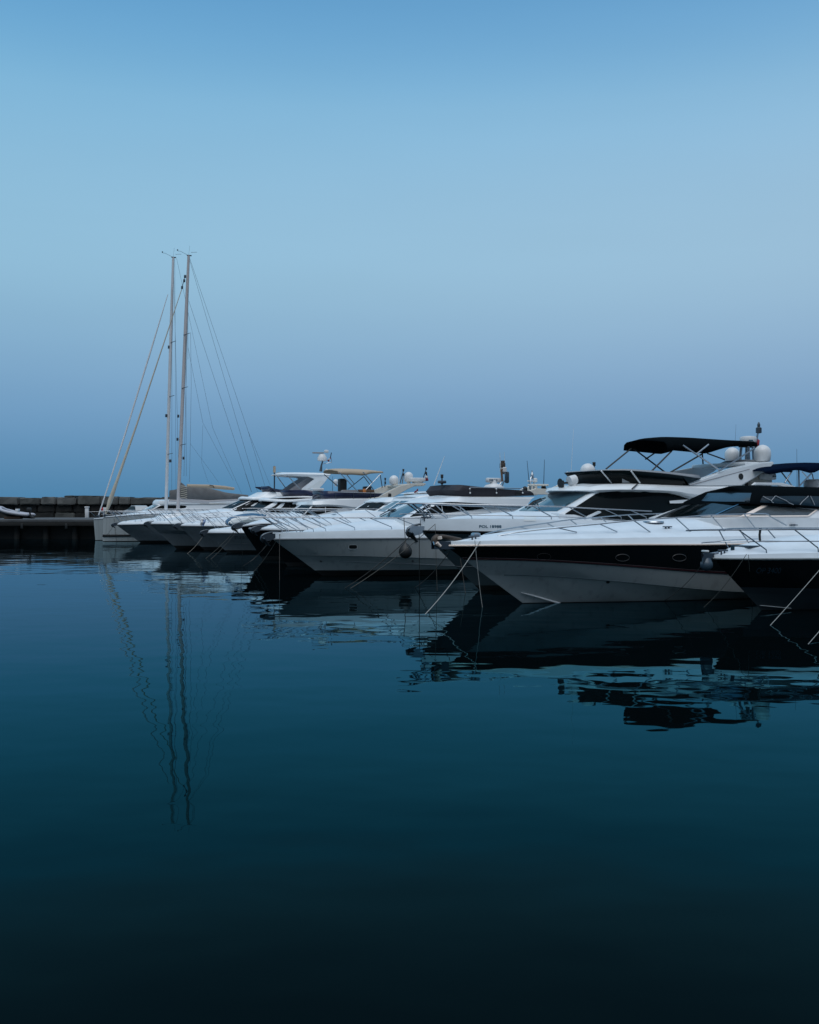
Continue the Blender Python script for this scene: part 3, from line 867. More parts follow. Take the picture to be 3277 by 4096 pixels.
K1, K1m, f1, t1 = sailboat('sailing_yacht', 'white sailing yacht at the far left end of the row with the paler mast', ('P', 382, 2161.5), 15.5, 2.1,
    ('S1', 258, 440), [('P', 520, 2062), ('P', 640, 2060)], ('M', 340, 2150, 397, 165, .15),
    [('P', 393, 2067), ('P', 500, 1740), ('P', 600, 1415), ('M', 353, 468)], [(371, 866), (358, 1310), (345, 1782)],
    [(('M', 388, 410), ('M', 385, 2080), -.25, -.7, .012), (('M', 410, 170), ('M', 420, 2080), 0, -.5, .010), (('M', 425, 170), ('M', 720, 1560), 0, 0, .010), (('M', 720, 1560), ('M', 970, 2130), 0, 0, .010),
     (('M', 402, 300), ('M', 445, 2070), 0, -1.2, .012)], None, True, 'hull_white_shaded', None)
K2, K2m, f2, t2 = sailboat('sailing_yacht', 'white sailing yacht with twin dark waterline stripes, pinkish mast and grey boom cover', ('P', 411, 2166), 16.0, 2.15,
    ('S1', 395, 412), [('P', 560, 2058), ('P', 700, 2056)], ('M', 440, 2140, 524, 150, .16),
    [('P', 421, 2064), ('P', 441, 2003), ('P', 467, 1928), ('P', 547, 1700), ('M', 472, 410)], [(483, 802), (466, 1240), (451, 1706)],
    [(('M', 492, 320), ('M', 470, 412), 0, 0, .03), (('M', 520, 170), ('M', 518, 1000), 0, -.4, .010), (('M', 518, 560), ('M', 485, 1960), 0, -.8, .013), (('M', 540, 780), ('M', 545, 1210), -.95, -.95, .011),
     (('M', 545, 1210), ('M', 538, 1680), -.95, -.95, .011), (('M', 538, 1680), ('M', 530, 2010), -.95, -1.3, .011),
     (('M', 532, 170), ('M', 1012, 1590), 0, 0, .012), (('M', 1012, 1590), ('M', 1150, 2040), 0, -.9, .012), (('M', 1012, 1590), ('M', 1195, 2040), 0, .9, .012),
     (('M', 530, 180), ('M', 1090, 2090), 0, -.6, .012), (('M', 525, 520), ('M', 992, 1940), 0, -.8, .012), (('M', 992, 1940), ('M', 1040, 2090), -.8, -.8, .022),
     (('M', 518, 900), ('M', 640, 1520), 0, -.3, .010), (('M', 640, 1520), ('M', 890, 1995), -.3, -.3, .009), (('M', 640, 1540), ('M', 630, 1850), -.3, -.4, .008), (('M', 630, 1850), ('M', 685, 2010), -.4, -.5, .008),
     (('M', 535, 1690), ('M', 770, 2010), -.3, -.3, .008), (('M', 500, 820), ('M', 505, 1960), -.2, -.2, .011)], None, False, 'hull_white_shaded', [(.55, .05), (.36, .07)])
for bb in (K1, K2):
    pass
# lights and blocks on the masts
for c, x_, y_, b_ in (('M', 340, 1463, K1), ('M', 362, 900, K1), ('M', 373, 1835, K1)):
    box('mast_fitting', b_.P(c, x_, y_, 0), (.18, .2, .28), 'steel_dark', K1m, .03)
for c, x_, y_, b_ in (('M', 438, 1467, K2), ('M', 432, 1657, K2), ('M', 482, 1812, K2), ('M', 487, 355, K2), ('M', 470, 410, K2), ('M', 494, 320, K2)):
    box('mast_fitting', b_.P(c, x_, y_, 0), (.16, .2, .26), 'steel_dark', K2m, .03)

# boom covers
def boomcover(b, up, lo, m, v=0.0, name='boom_cover', wd=.28, n=22):
    U = resample(catmull([b.P(*q, v) for q in up], 4), n); Lo = resample(catmull([b.P(*q, v) for q in lo], 4), n)
    vs, fs = [], []; k = 10; rnd = random.Random(3)
    for i, (a, c) in enumerate(zip(U, Lo)):
        mid = (a + c) / 2; hh = (a.z - c.z) / 2
        for j in range(k):
            an = 2 * math.pi * j / k
            wob = 1 + rnd.uniform(-.10, .10)
            vs.append(Vector((mid.x, mid.y + wd * math.sin(an) * wob * (.6 + .4 * min(1, hh)), mid.z + hh * math.cos(an))))
    for i in range(n - 1):
        for j in range(k): fs.append((i * k + j, i * k + (j + 1) % k, (i + 1) * k + (j + 1) % k, (i + 1) * k + j))
    fs.append(tuple(range(k))); fs.append(tuple(range((n - 1) * k, n * k)))
    return mk(name, vs, fs, m, b.root, angle=70)
bc = boomcover(K2, [('S2', 250, 95), ('S2', 300, 135), ('S2', 345, 165), ('S2', 640, 185), ('S2', 870, 240), ('S2', 1010, 258), ('S2', 1175, 275)],
               [('S2', 250, 330), ('S2', 300, 338), ('S2', 345, 342), ('S2', 600, 345), ('S2', 850, 340), ('S2', 1010, 330), ('S2', 1180, 305)], 'sail_grey')
tube('boom', [K2.P('S2', 240, 330, 0), K2.P('S2', 640, 362, 0), K2.P('S2', 1180, 330, 0)], .11, 'alu_mast', K2.root, 8)
for k in range(7):
    y_ = 150 + k * 26
    tube('lashing', [K2.P('S2', 250, y_, -.33), K2.P('S2', 300, y_ + 6, -.36), K2.P('S2', 342, y_ + 18, -.34)], .028, 'sail_cream', bc, 5)
K1b = boomcover(K1, [('S2', 100, 212), ('S2', 240, 190), ('S2', 345, 165), ('S2', 640, 150), ('S2', 870, 158), ('S2', 992, 180)],
                [('S2', 100, 345), ('S2', 240, 345), ('S2', 345, 345), ('S2', 640, 190), ('S2', 870, 196), ('S2', 985, 206)], 'sail_grey', wd=.2)
for x_ in range(350, 990, 6):
    break
tube('rolled_cover', [K1.P('S2', 340, 152, -.25), K1.P('S2', 640, 158, -.25), K1.P('S2', 860, 176, -.25), K1.P('S2', 990, 192, -.25)], [.18, .18, .18, .13], 'canvas_beige', K1.root, 10)
tube('strap', [K1.P('S2', 650, 140, -.53), K1.P('S2', 700, 150, -.53), K1.P('S2', 715, 180, -.53)], .04, 'rubber', K1.root, 5)
tube('boom', [K1.P('S2', 90, 350, 0), K1.P('S2', 640, 380, 0)], .11, 'alu_mast', K1.root, 8)
# pulpits and bow gear
K1.rail([('S1', 190, 335), ('S1', 420, 335), ('S1', 720, 340), ('S1', 900, 342)], [('S1', 210, 345), ('S1', 380, 345), ('S1', 560, 345), ('S1', 750, 345)], r=.017, nose=.3, lean=.5, inset=.1)
K2.rail([('S1', 400, 322), ('S1', 640, 325), ('S1', 940, 330)], [('S1', 470, 325), ('S1', 600, 325), ('S1', 780, 325)], r=.017, nose=.3, lean=.4, inset=.1, mid=.3)
K2.loops('coachroof', [[K2.P('P', 560, 2056, 0), K2.P('P', 600, 2060, -.9), K2.P('P', 700, 2064, -1.2), K2.P('P', 960, 2064, -1.2)],
                       [K2.P('P', 590, 2046, 0), K2.P('P', 620, 2048, -.8), K2.P('P', 710, 2048, -1.05), K2.P('P', 960, 2044, -1.05)]], 'deck_white', crown=.05)

# ---- generic cruiser made from traced outlines
def cruiser(name, label, cat, stem, L, B, bow, sheer, levels, mats, crown, rub='plastic_grey', shoulder=.7, tb=.45, rise=.55, anchor=1.0, curve=0.0):
    b = Boat(name, label, cat, stem)
    b.hull(L, B, bow, sheer, levels, mats, tb=tb, curve=curve)
    b.rub(.03, rub)
    b.deck(crown, shoulder=shoulder, rise=rise)
    if anchor: b.anchor(anchor)
    return b
def std_levels(boot=.12, chine0=.42, chine1=.12, flare=.9):
    return [(1, 1, 1, 1), (.75, .62, .975, 1.08), (chine0, chine1 + .02, flare, 1.3), (boot, boot * .8, flare * .96, 1.45), (.01, .01, flare * .9, 1.5), (-.5, -.5, .3, 1.6), (-.7, -.7, 0, 1.8)]
def std_mats(h='hull_white_shaded', low=None): 
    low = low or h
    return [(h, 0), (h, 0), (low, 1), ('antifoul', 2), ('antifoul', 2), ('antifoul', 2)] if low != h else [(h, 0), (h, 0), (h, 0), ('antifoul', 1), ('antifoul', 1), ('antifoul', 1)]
def greenhouse(b, base, top, skirt=.6, m='gelcoat', roof_over=.12, roof_up=.10, crown=.10, roof=True, name='cabin', v=None):
    """base / top loops as [(frame, x, y, v)...] from the front centreline round the port side"""
    B0 = [b.P(*q) for q in base]; T0 = [b.P(*q) for q in top]
    low = [p - Vector((0, 0, skirt)) for p in B0]
    o = b.loops(name, [low, B0, T0], m, crown=.02)
    return o, B0, T0
def roofslab(b, outline, thick, m='gelcoat', name='roof', crown=.08, dx=0):
    O = [b.P(*q) for q in outline]
    lo = [p + Vector((0, p.y and (.06 if p.y < 0 else 0), 0)) for p in O]
    up = [Vector((p.x + .15 * (1 if i == 0 else .4), p.y * .96, p.z + thick)) for i, p in enumerate(O)]
    return b.loops(name, [lo, O, [p + Vector((0, 0, thick * .5)) for p in O], up], m, roof=True, floor=True, crown=crown)

# ---- L: cruiser beyond the sailing yachts
Lb = cruiser('motor_cruiser', 'white motor cruiser with raked grey windscreen half hidden behind the two masts', 'cruiser', ('P', 505, 2151), 15, 2.2,
             ('P', 440, 2078), [('P', 600, 2072), ('P', 760, 2070)], std_levels(), std_mats(), [('S1', 600, 400), ('S1', 700, 372), ('S1', 830, 340), ('S1', 950, 318)], anchor=0)
greenhouse(Lb, [('S1', 930, 312, 0), ('S1', 1000, 315, -1.2), ('S1', 1090, 318, -1.5), ('S1', 1500, 318, -1.6), ('P', 990, 2042, -1.6)],
           [('S1', 1110, 232, 0), ('S1', 1150, 232, -1.1), ('S1', 1210, 232, -1.3), ('S1', 1500, 232, -1.4), ('P', 985, 2012, -1.4)])
roofslab(Lb, [('S1', 1080, 238, 0), ('S1', 1160, 236, -1.25), ('S1', 1300, 234, -1.45), ('S1', 1600, 230, -1.5), ('P', 990, 2014, -1.5)], .38, crown=.12)
Lb.decal('windscreen', [('S1', 1085, 245), ('S1', 1160, 243)], [('S1', 965, 306), ('S1', 1065, 306)], 'glass_sky_grey')
Lb.decal('side_window', [('S1', 1180, 252), ('S1', 1300, 245), ('S1', 1500, 248), ('S1', 1540, 256)], [('S1', 1080, 306), ('S1', 1250, 306), ('S1', 1420, 300), ('S1', 1530, 280)], 'glass_dark')
Lb.decal('side_window', [('S2', 520, 392), ('S2', 880, 392)], [('S2', 520, 404), ('S2', 880, 404)], 'cream_gelcoat', off=.02)

# ---- J
J = cruiser('motor_boat', 'low open white motor boat with grey hull, second bow right of the sailing yachts', 'motor boat', ('S1', 905, 762), 12, 1.9,
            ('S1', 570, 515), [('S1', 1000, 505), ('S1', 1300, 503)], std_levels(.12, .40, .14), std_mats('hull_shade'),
            [('S1', 640, 470), ('S1', 800, 448), ('S1', 1000, 425), ('S1', 1300, 400), ('S1', 1600, 385)], anchor=1.0)
J.rail([('S1', 490, 318), ('S1', 700, 332), ('S1', 1000, 350), ('S1', 1500, 354)], [('S1', 505, 330), ('S1', 570, 330), ('S1', 700, 336), ('S1', 790, 340), ('S1', 960, 350), ('S1', 1160, 352)],
       r=.017, nose=.35, lean=.7, inset=.1)
J.loops('cabin', [[J.P('S1', 1080, 425, 0), J.P('S1', 1180, 430, -1.0), J.P('S1', 1500, 425, -1.3), J.P('S1', 1900, 420, -1.3)],
                  [J.P('S1', 1180, 365, 0), J.P('S1', 1260, 368, -.8), J.P('S1', 1500, 352, -1.05), J.P('S1', 1900, 350, -1.05)]], 'gelcoat', crown=.06)
J.decal('windscreen', [('S1', 1130, 368), ('S1', 1190, 368)], [('S1', 1090, 388), ('S1', 1200, 390)], 'glass_dark')

# ---- I  (hardtop flybridge)
I = cruiser('motor_yacht', 'white motor yacht with open white hardtop and blue flybridge screen', 'motor yacht', ('S1', 1405, 846), 15, 2.25,
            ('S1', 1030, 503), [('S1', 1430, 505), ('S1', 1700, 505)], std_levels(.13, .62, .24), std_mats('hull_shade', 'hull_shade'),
            [('S1', 1100, 462), ('S1', 1250, 440), ('S2', 150, 590), ('S2', 400, 530), ('S2', 620, 490), ('S2', 740, 470), ('S2', 900, 468)], anchor=1.0)
I.rail([('S1', 1000, 300), ('S1', 1300, 296), ('S1', 1700, 293), ('S2', 700, 468), ('S2', 1000, 465)], [('S1', 1005, 310), ('S1', 1060, 305), ('S1', 1170, 300), ('S1', 1290, 300), ('S1', 1400, 315), ('S1', 1560, 320), ('S2', 330, 480), ('S2', 600, 480), ('S2', 730, 470)],
       r=.017, nose=.4, lean=.75, inset=.12, mid=.42)
gh, gb, gt = greenhouse(I, [('S2', 790, 468, 0), ('S2', 930, 480, -1.15), ('S2', 985, 482, -1.4), ('S2', 1380, 500, -1.55), ('S2', 1900, 500, -1.55)],
                        [('S2', 1065, 345, 0), ('S2', 1180, 343, -1.0), ('S2', 1245, 345, -1.2), ('S2', 1500, 345, -1.35), ('S2', 1900, 345, -1.35)])
I.decal('windscreen', [('S2', 1062, 347), ('S2', 1225, 346)], [('S2', 800, 460), ('S2', 960, 464)], 'glass_dark')
I.decal('side_window', [('S2', 1235, 352), ('S2', 1300, 352), ('S2', 1390, 358), ('S2', 1500, 352)], [('S2', 968, 475), ('S2', 1000, 500), ('S2', 1120, 505), ('S2', 1300, 505)], 'glass_dark')
roofslab(I, [('S2', 1050, 335, 0), ('S2', 1200, 340, -1.25), ('S2', 1350, 343, -1.5), ('S2', 1700, 343, -1.6), ('S3', 700, 770, -1.6)], .18, crown=.05)
I.loops('flybridge', [[I.P('S2', 1150, 318, 0), I.P('S2', 1250, 325, -1.0), I.P('S2', 1500, 325, -1.4), I.P('S3', 300, 705, -1.5), I.P('S3', 900, 690, -1.5)],
                      [I.P('S2', 1340, 240, 0), I.P('S2', 1420, 232, -.9), I.P('S2', 1600, 235, -1.25), I.P('S3', 230, 640, -1.35), I.P('S3', 900, 640, -1.35)]], 'gelcoat', crown=0)
I.loops('flybridge_screen', [[I.P('S2', 1385, 228, 0), I.P('S2', 1500, 232, -.9), I.P('S2', 1640, 240, -1.2), I.P('S3', 300, 712, -1.38), I.P('S3', 700, 700, -1.4)],
                             [I.P('S2', 1360, 158, 0), I.P('S2', 1480, 155, -1.05), I.P('S3', 60, 572, -1.3), I.P('S3', 230, 612, -1.4), I.P('S3', 700, 630, -1.42)]], 'vinyl_purple', roof=False, back=False, solid=.02, crown=0)
ht = I.loops('hardtop', [[I.P('S3', 195, 414, 0), I.P('S3', 275, 414, -1.1), I.P('S3', 420, 424, -1.35), I.P('S3', 620, 436, -1.35), I.P('S3', 800, 434, -1.3)],
                         [I.P('S3', 180, 408, 0), I.P('S3', 268, 404, -1.2), I.P('S3', 420, 400, -1.45), I.P('S3', 620, 405, -1.45), I.P('S3', 930, 412, -1.4)],
                         [I.P('S3', 225, 384, 0), I.P('S3', 300, 384, -1.05), I.P('S3', 430, 384, -1.3), I.P('S3', 640, 384, -1.3), I.P('S3', 950, 392, -1.3)]], 'gelcoat', floor=True, crown=.08)
I.plate('hardtop_support', [I.P('S3', 620, 430, -1.35), I.P('S3', 950, 400, -1.35), I.P('S3', 850, 530, -1.4), I.P('S3', 790, 600, -1.4), I.P('S3', 800, 640, -1.4), I.P('S3', 540, 640, -1.4), I.P('S3', 550, 600, -1.4), I.P('S3', 720, 470, -1.38)], .14, 'gelcoat', bev=.02, reg=True)
I.plate('inner_panel', [I.P('S3', 600, 438, -.9), I.P('S3', 780, 432, -.9), I.P('S3', 640, 540, -.9), I.P('S3', 560, 620, -.9), I.P('S3', 370, 625, -.9), I.P('S3', 500, 530, -.9), I.P('S3', 620, 458, -.9)], .10, 'seat_grey')
I.decal('side_window', [('S3', 790, 492), ('S3', 860, 495)], [('S3', 625, 606), ('S3', 785, 606)], 'board_white', off=.01)
for a, b_, v in ((('S3', 195, 422), ('S3', 330, 606), 1.1), (('S3', 345, 420), ('S3', 525, 610), -1.25)):
    tube('hardtop_strut', [I.P(*a, v), I.P(*b_, v)], .035, 'steel', I.root, 6)
pm = tube('flag_post', [I.P('S3', 166, 640, .5), I.P('S3', 166, 290, .5)], .05, 'steel_dark', I.root, 6)
tube('sleeve', [I.P('S3', 166, 380, .5), I.P('S3', 166, 295, .5)], .10, 'canvas_beige', pm, 8)
rm = tube('radar_mast', [I.P('S3', 805, 365, 0), I.P('S3', 815, 280, 0), I.P('S3', 835, 215, 0)], [.12, .07, .05], 'steel_dark', I.root, 8)
c0 = I.P('S3', 825, 205, 0); lathe('radar_pedestal', [(.18, -.1), (.34, -.05), (.36, .12), (.26, .3), (.2, .42)], 'plastic_white', rm, c0, 16)
box('radar_bar', c0 + Vector((-.32, 0, .50)), (.85, .14, .11), 'plastic_grey', rm, .03, rot=-.1)
box('lamp', c0 + Vector((.32, 0, .62)), (.3, .26, .22), 'plastic_white', rm, .06)
tube('bracket', [c0 + Vector((.1, 0, -.3)), c0 + Vector((.75, 0, -.15)), I.P('S3', 945, 170, 0)], .025, 'steel', rm, 5)
tube('flag_staff', [I.P('S3', 940, 170, 0), I.P('S3', 953, 105, 0)], .035, 'steel_dark', rm, 5)
I.dome('S3', 885, 350, 24, 0, hk=.6)

# ---- Hb
Hb = cruiser('motor_yacht', 'white motor yacht with grey hull and a paddle board leaning on its side deck', 'motor yacht', ('P', 818, 2200), 15, 2.2,
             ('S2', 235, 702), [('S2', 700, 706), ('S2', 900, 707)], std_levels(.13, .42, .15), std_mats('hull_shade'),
             [('S2', 330, 655), ('S2', 500, 640), ('S2', 700, 600), ('S2', 900, 572), ('S2', 1100, 535), ('S2', 1300, 515)], anchor=1.0)
Hb.rail([('S1', 1130, 352), ('S2', 200, 522), ('S2', 600, 530), ('S2', 950, 512)], [('S1', 1190, 360), ('S1', 1470, 360), ('S2', 120, 525), ('S2', 250, 530), ('S2', 360, 530), ('S2', 470, 530), ('S2', 560, 530), ('S2', 680, 520), ('S2', 890, 515)], r=.017, nose=.35, lean=.7, inset=.12)
greenhouse(Hb, [('S2', 1110, 505, 0), ('S2', 1300, 508, -1.1), ('S2', 1345, 508, -1.35), ('C', 380, 645, -1.55), ('C', 700, 660, -1.55)],
           [('S2', 1385, 360, 0), ('S2', 1540, 362, -.95), ('S2', 1590, 362, -1.15), ('C', 400, 552, -1.35), ('C', 700, 552, -1.35)])
Hb.decal('windscreen', [('S2', 1385, 362), ('S2', 1570, 364)], [('S2', 1125, 500), ('S2', 1325, 503)], 'glass_dark')
Hb.decal('side_window', [('C', 245, 557), ('C', 330, 553), ('C', 480, 550)], [('C', 130, 640), ('C', 260, 648), ('C', 400, 640)], 'glass_dark')
roofslab(Hb, [('C', 75, 545, 0), ('C', 190, 552, -1.2), ('C', 350, 556, -1.5), ('C', 560, 543, -1.55), ('C', 760, 550, -1.55)], .16, crown=.1)
Hb.loops('flybridge', [[Hb.P('C', 100, 540, 0), Hb.P('C', 180, 528, -1.0), Hb.P('C', 330, 518, -1.35), Hb.P('C', 530, 518, -1.45), Hb.P('C', 760, 530, -1.5)],
                       [Hb.P('C', 215, 510, 0), Hb.P('C', 290, 508, -.9), Hb.P('C', 400, 505, -1.2), Hb.P('C', 540, 505, -1.35), Hb.P('C', 760, 510, -1.4)]], 'gelcoat', crown=0)
Hb.loops('flybridge_screen', [[Hb.P('C', 300, 512, 0), Hb.P('C', 380, 512, -.9), Hb.P('C', 520, 512, -1.2), Hb.P('C', 560, 535, -1.4), Hb.P('C', 800, 530, -1.4)],
                              [Hb.P('C', 275, 458, 0), Hb.P('C', 335, 455, -1.0), Hb.P('C', 430, 452, -1.25), Hb.P('C', 560, 458, -1.4), Hb.P('C', 800, 465, -1.4)]], 'vinyl_purple', roof=False, back=False, solid=.02, crown=0)
Hb.dome('C', 740, 380, 22, -.3); Hb.whip('C', 713, 460, 713, 335, -.3, .02, 'steel_dark')

# ---- G  (ST-...) big superstructure with beige bimini and arch
G = cruiser('motor_yacht', 'white motor yacht with beige bimini top and two satellite domes on its white arch', 'motor yacht', ('S2', 900, 1072), 17, 2.3,
            ('S2', 605, 798), [('S2', 1000, 800), ('S2', 1180, 800)], std_levels(.13, .48, .2), std_mats('hull_shade'),
            [('S2', 680, 742), ('S2', 850, 728), ('S2', 1000, 705), ('S2', 1150, 690), ('C', 250, 665), ('C', 480, 640)], anchor=1.0)
G.line_on(2, .012, 'hull_blue_grey', 'knuckle_line')
G.text('ST-31015', 'S2', 995, 1180, 864, 'letters_grey', 40, bold=.02)
G.rail([('S2', 450, 578), ('S2', 700, 578), ('S2', 1000, 575), ('S2', 1400, 572), ('C', 620, 685)], [('S2', 600, 590), ('S2', 770, 590), ('S2', 1000, 580), ('S2', 1200, 578), ('S2', 1420, 575), ('C', 330, 684), ('C', 480, 684)], r=.017, nose=.35, lean=.7, inset=.12)
greenhouse(G, [('C', 330, 668, 0), ('C', 420, 672, -1.2), ('C', 480, 672, -1.5), ('C', 780, 660, -1.65), ('C', 1250, 650, -1.65)],
           [('C', 440, 578, 0), ('C', 520, 588, -1.1), ('C', 560, 590, -1.35), ('C', 800, 590, -1.5), ('C', 1250, 580, -1.5)])
G.decal('windscreen', [('C', 445, 582), ('C', 528, 592)], [('C', 360, 640), ('C', 460, 662)], 'glass_dark')
G.decal('side_window', [('C', 540, 596), ('C', 640, 594), ('C', 740, 598), ('C', 800, 606)], [('C', 470, 668), ('C', 590, 664), ('C', 690, 640), ('C', 795, 612)], 'glass_dark')
G.decal('window_post', [('C', 648, 596), ('C', 654, 596)], [('C', 648, 650), ('C', 654, 648)], 'gelcoat', off=.03, n=3)
G.loops('roof', [[G.P('C', 460, 590, 0), G.P('C', 535, 596, -1.2), G.P('C', 580, 600, -1.45), G.P('C', 700, 592, -1.58), G.P('C', 830, 608, -1.6), G.P('C', 930, 612, -1.6), G.P('C', 1300, 600, -1.6)],
                 [G.P('C', 440, 579, 0), G.P('C', 525, 579, -1.3), G.P('C', 570, 580, -1.55), G.P('C', 690, 578, -1.68), G.P('C', 820, 588, -1.68), G.P('C', 930, 600, -1.68), G.P('C', 1300, 590, -1.68)],
                 [G.P('C', 460, 556, 0), G.P('C', 520, 553, -1.15), G.P('C', 590, 548, -1.45), G.P('C', 700, 542, -1.58), G.P('C', 830, 538, -1.6), G.P('C', 960, 534, -1.6), G.P('C', 1300, 534, -1.6)],
                 [G.P('C', 560, 538, 0), G.P('C', 600, 534, -1.0), G.P('C', 660, 530, -1.3), G.P('C', 750, 528, -1.45), G.P('C', 850, 527, -1.5), G.P('C', 980, 526, -1.5), G.P('C', 1300, 526, -1.5)]], 'gelcoat', floor=True, crown=.03)
sc_ = G.loops('flybridge_screen', [[G.P('C', 600, 534, 0), G.P('C', 640, 534, -1.0), G.P('C', 700, 530, -1.3), G.P('C', 850, 526, -1.45), G.P('C', 1000, 526, -1.48), G.P('C', 1090, 526, -1.48)],
                                   [G.P('C', 570, 462, 0), G.P('C', 650, 460, -1.1), G.P('C', 740, 464, -1.42), G.P('C', 850, 470, -1.5), G.P('C', 1000, 480, -1.52), G.P('C', 1150, 480, -1.52)]], 'vinyl_purple', roof=False, back=False, solid=.02, crown=0)
for x_ in (740, 895, 1040, 1075):
    tube('screen_post', [G.P('C', x_, 528, -1.54), G.P('C', x_, 474, -1.56)], .025, 'steel_dark', sc_, 5)
tube('screen_rail', [G.P('C', 730, 470, -1.56), G.P('C', 1150, 482, -1.56)], .022, 'steel', sc_, 5)
G.plate('arch', [G.P('S4', 250, 735, -1.55), G.P('S4', 395, 718, -1.55), G.P('S4', 560, 625, -1.5), G.P('S4', 700, 560, -1.45), G.P('S4', 830, 532, -1.4), G.P('S4', 1040, 526, -1.4), G.P('S4', 1056, 540, -1.4), G.P('S4', 1040, 552, -1.4),
                 G.P('S4', 900, 566, -1.4), G.P('S4', 800, 610, -1.42), G.P('S4', 680, 680, -1.45), G.P('S4', 600, 722, -1.5), G.P('S4', 500, 760, -1.55), G.P('S4', 250, 830, -1.55)], .16, 'cream_gelcoat', bev=.03, reg=True)
at_, ab_ = G.P('S4', 760, 540, -1.4), G.P('S4', 1030, 534, -1.4)
box('arch_bridge', ((at_.x + ab_.x) / 2, 0, at_.z - .05), (ab_.x - at_.x, 2.8, .12), 'cream_gelcoat', G.root, .04)
G.dome('S4', 608, 484, 66, .55, hk=.9); G.dome('S4', 810, 434, 62, -.35, hk=1.15)
rd = box('radar_unit', G.P('S4', 912, 480, -.6), (1.1, .7, .26), 'plastic_white', G.root, .05); box('radar_foot', G.P('S4', 935, 508, -.6), (.6, .5, .18), 'plastic_white', G.root, .03)
G.light_mast('S4', 690, 530, 738, 360, -.3, 1.3); tube('mast_brace', [G.P('S4', 722, 535, -.3), G.P('S4', 740, 395, -.3)], .04, 'steel', G.root, 6)
G.whip('S4', 680, 540, 696, 345, -.2, .02); G.light_mast('S4', 988, 520, 1052, 340, -.5, 1.3); G.light_mast('S4', 482, 580, 488, 480, .3, 1.2)
vent = box('vent', G.P('S4', 550, 692, -1.62), (.22, .05, .22), 'rubber', G.root, .02)
G.awning('bimini_top', [('C', 762, 312), ('C', 800, 318), ('C', 900, 322), ('C', 985, 328), ('C', 1040, 312), ('C', 1150, 306)],
         [('C', 700, 288), ('C', 760, 278), ('C', 900, 281), ('C', 1000, 285), ('C', 1080, 290), ('C', 1150, 296)], 1.25, 'canvas_beige', lift=.12)
for a, b_, v, m_ in (((640, 318), (782, 440), 1.2, 'steel_dark'), ((770, 300), (935, 470), -1.45, 'steel'), ((835, 320), (900, 400), 1.3, 'steel'), ((985, 335), (845, 448), 1.2, 'steel_dark'),
                     ((985, 338), (1065, 448), 1.2, 'steel_dark'), ((975, 298), (1055, 388), -1.45, 'steel'), ((1125, 318), (1000, 450), -1.4, 'steel'), ((1124, 322), (1142, 432), 1.2, 'steel_dark')):
    tube('bimini_pole', [G.P('C', *a, v), G.P('C', *b_, v)], .03, m_, G.root, 6)
box('helm_seat', G.P('C', 797, 418, -.3), (.5, .5, .95), 'rubber', G.root, .1); box('helm_seat', G.P('C', 1010, 445, -.4), (.45, .5, .35), 'rubber', G.root, .06)
box('sunpad', G.P('C', 880, 468, -.5), (1.6, .8, .22), 'seat_grey', G.root, .08); box('console', G.P('C', 580, 448, -.3), (.8, .5, .16), 'plastic_white', G.root, .06)
box('locker', G.P('C', 1000, 462, -1.0), (1.0, .5, .2), 'wood', G.root, .03); box('orange_cushion', G.P('C', 988, 462, -1.34), (.22, .1, .28), 'orange', G.root, .03)

# ---- Fb  (black hull, grey anchor platform)
Fb = cruiser('motor_yacht', 'black hulled motor yacht with white bow platform between two white boats', 'motor yacht', ('P', 1052, 2239), 15, 2.2,
             ('S2', 1075, 712), [('C', 100, 745), ('C', 300, 742)], std_levels(.1, .42, .15), std_mats('hull_black'),
             [('C', 60, 722), ('C', 140, 712), ('C', 300, 700), ('C', 500, 690), ('C', 700, 660), ('C', 900, 630)], anchor=1.2)
Fb.rail([('C', 60, 632), ('C', 300, 626), ('C', 600, 634), ('C', 900, 618)], [('C', 110, 628), ('C', 270, 626), ('C', 400, 628), ('C', 500, 630), ('C', 700, 630)], r=.017, nose=.35, lean=.75, inset=.12)
lathe('bow_ring', [(.16, -.05), (.34, -.06), (.38, 0), (.34, .06), (.16, .05)], 'plastic_grey', Fb.root, Fb.P('S2', 1290, 740, -.9), 18)
greenhouse(Fb, [('C', 880, 628, 0), ('C', 1050, 638, -1.15), ('C', 1085, 640, -1.45), ('C', 1300, 640, -1.6), ('C', 1600, 640, -1.6)],
           [('C', 1000, 560, 0), ('C', 1140, 562, -1.0), ('C', 1190, 564, -1.25), ('C', 1300, 566, -1.4), ('C', 1600, 566, -1.4)])
Fb.decal('windscreen', [('C', 1005, 563), ('C', 1060, 562), ('C', 1178, 568)], [('C', 905, 626), ('C', 1000, 622), ('C', 1085, 632)], 'glass_dark')
Fb.loops('roof', [[Fb.P('C', 1050, 562, 0), Fb.P('C', 1150, 568, -1.2), Fb.P('C', 1200, 570, -1.45), Fb.P('C', 1350, 560, -1.6), Fb.P('C', 1600, 560, -1.6)],
                  [Fb.P('C', 1040, 552, 0), Fb.P('C', 1150, 556, -1.3), Fb.P('C', 1200, 556, -1.55), Fb.P('C', 1350, 545, -1.7), Fb.P('C', 1600, 545, -1.7)],
                  [Fb.P('C', 1090, 530, 0), Fb.P('C', 1170, 526, -1.1), Fb.P('C', 1250, 522, -1.4), Fb.P('C', 1400, 515, -1.5), Fb.P('C', 1600, 510, -1.5)]], 'gelcoat', floor=True, crown=.05)
Fb.loops('flybridge', [[Fb.P('C', 1400, 512, 0), Fb.P('C', 1450, 512, -1.0), Fb.P('C', 1540, 512, -1.25), Fb.P('C', 1720, 512, -1.3)],
                       [Fb.P('C', 1425, 480, 0), Fb.P('C', 1460, 480, -.9), Fb.P('C', 1560, 470, -1.15), Fb.P('C', 1720, 470, -1.2)]], 'cream_gelcoat', crown=0)
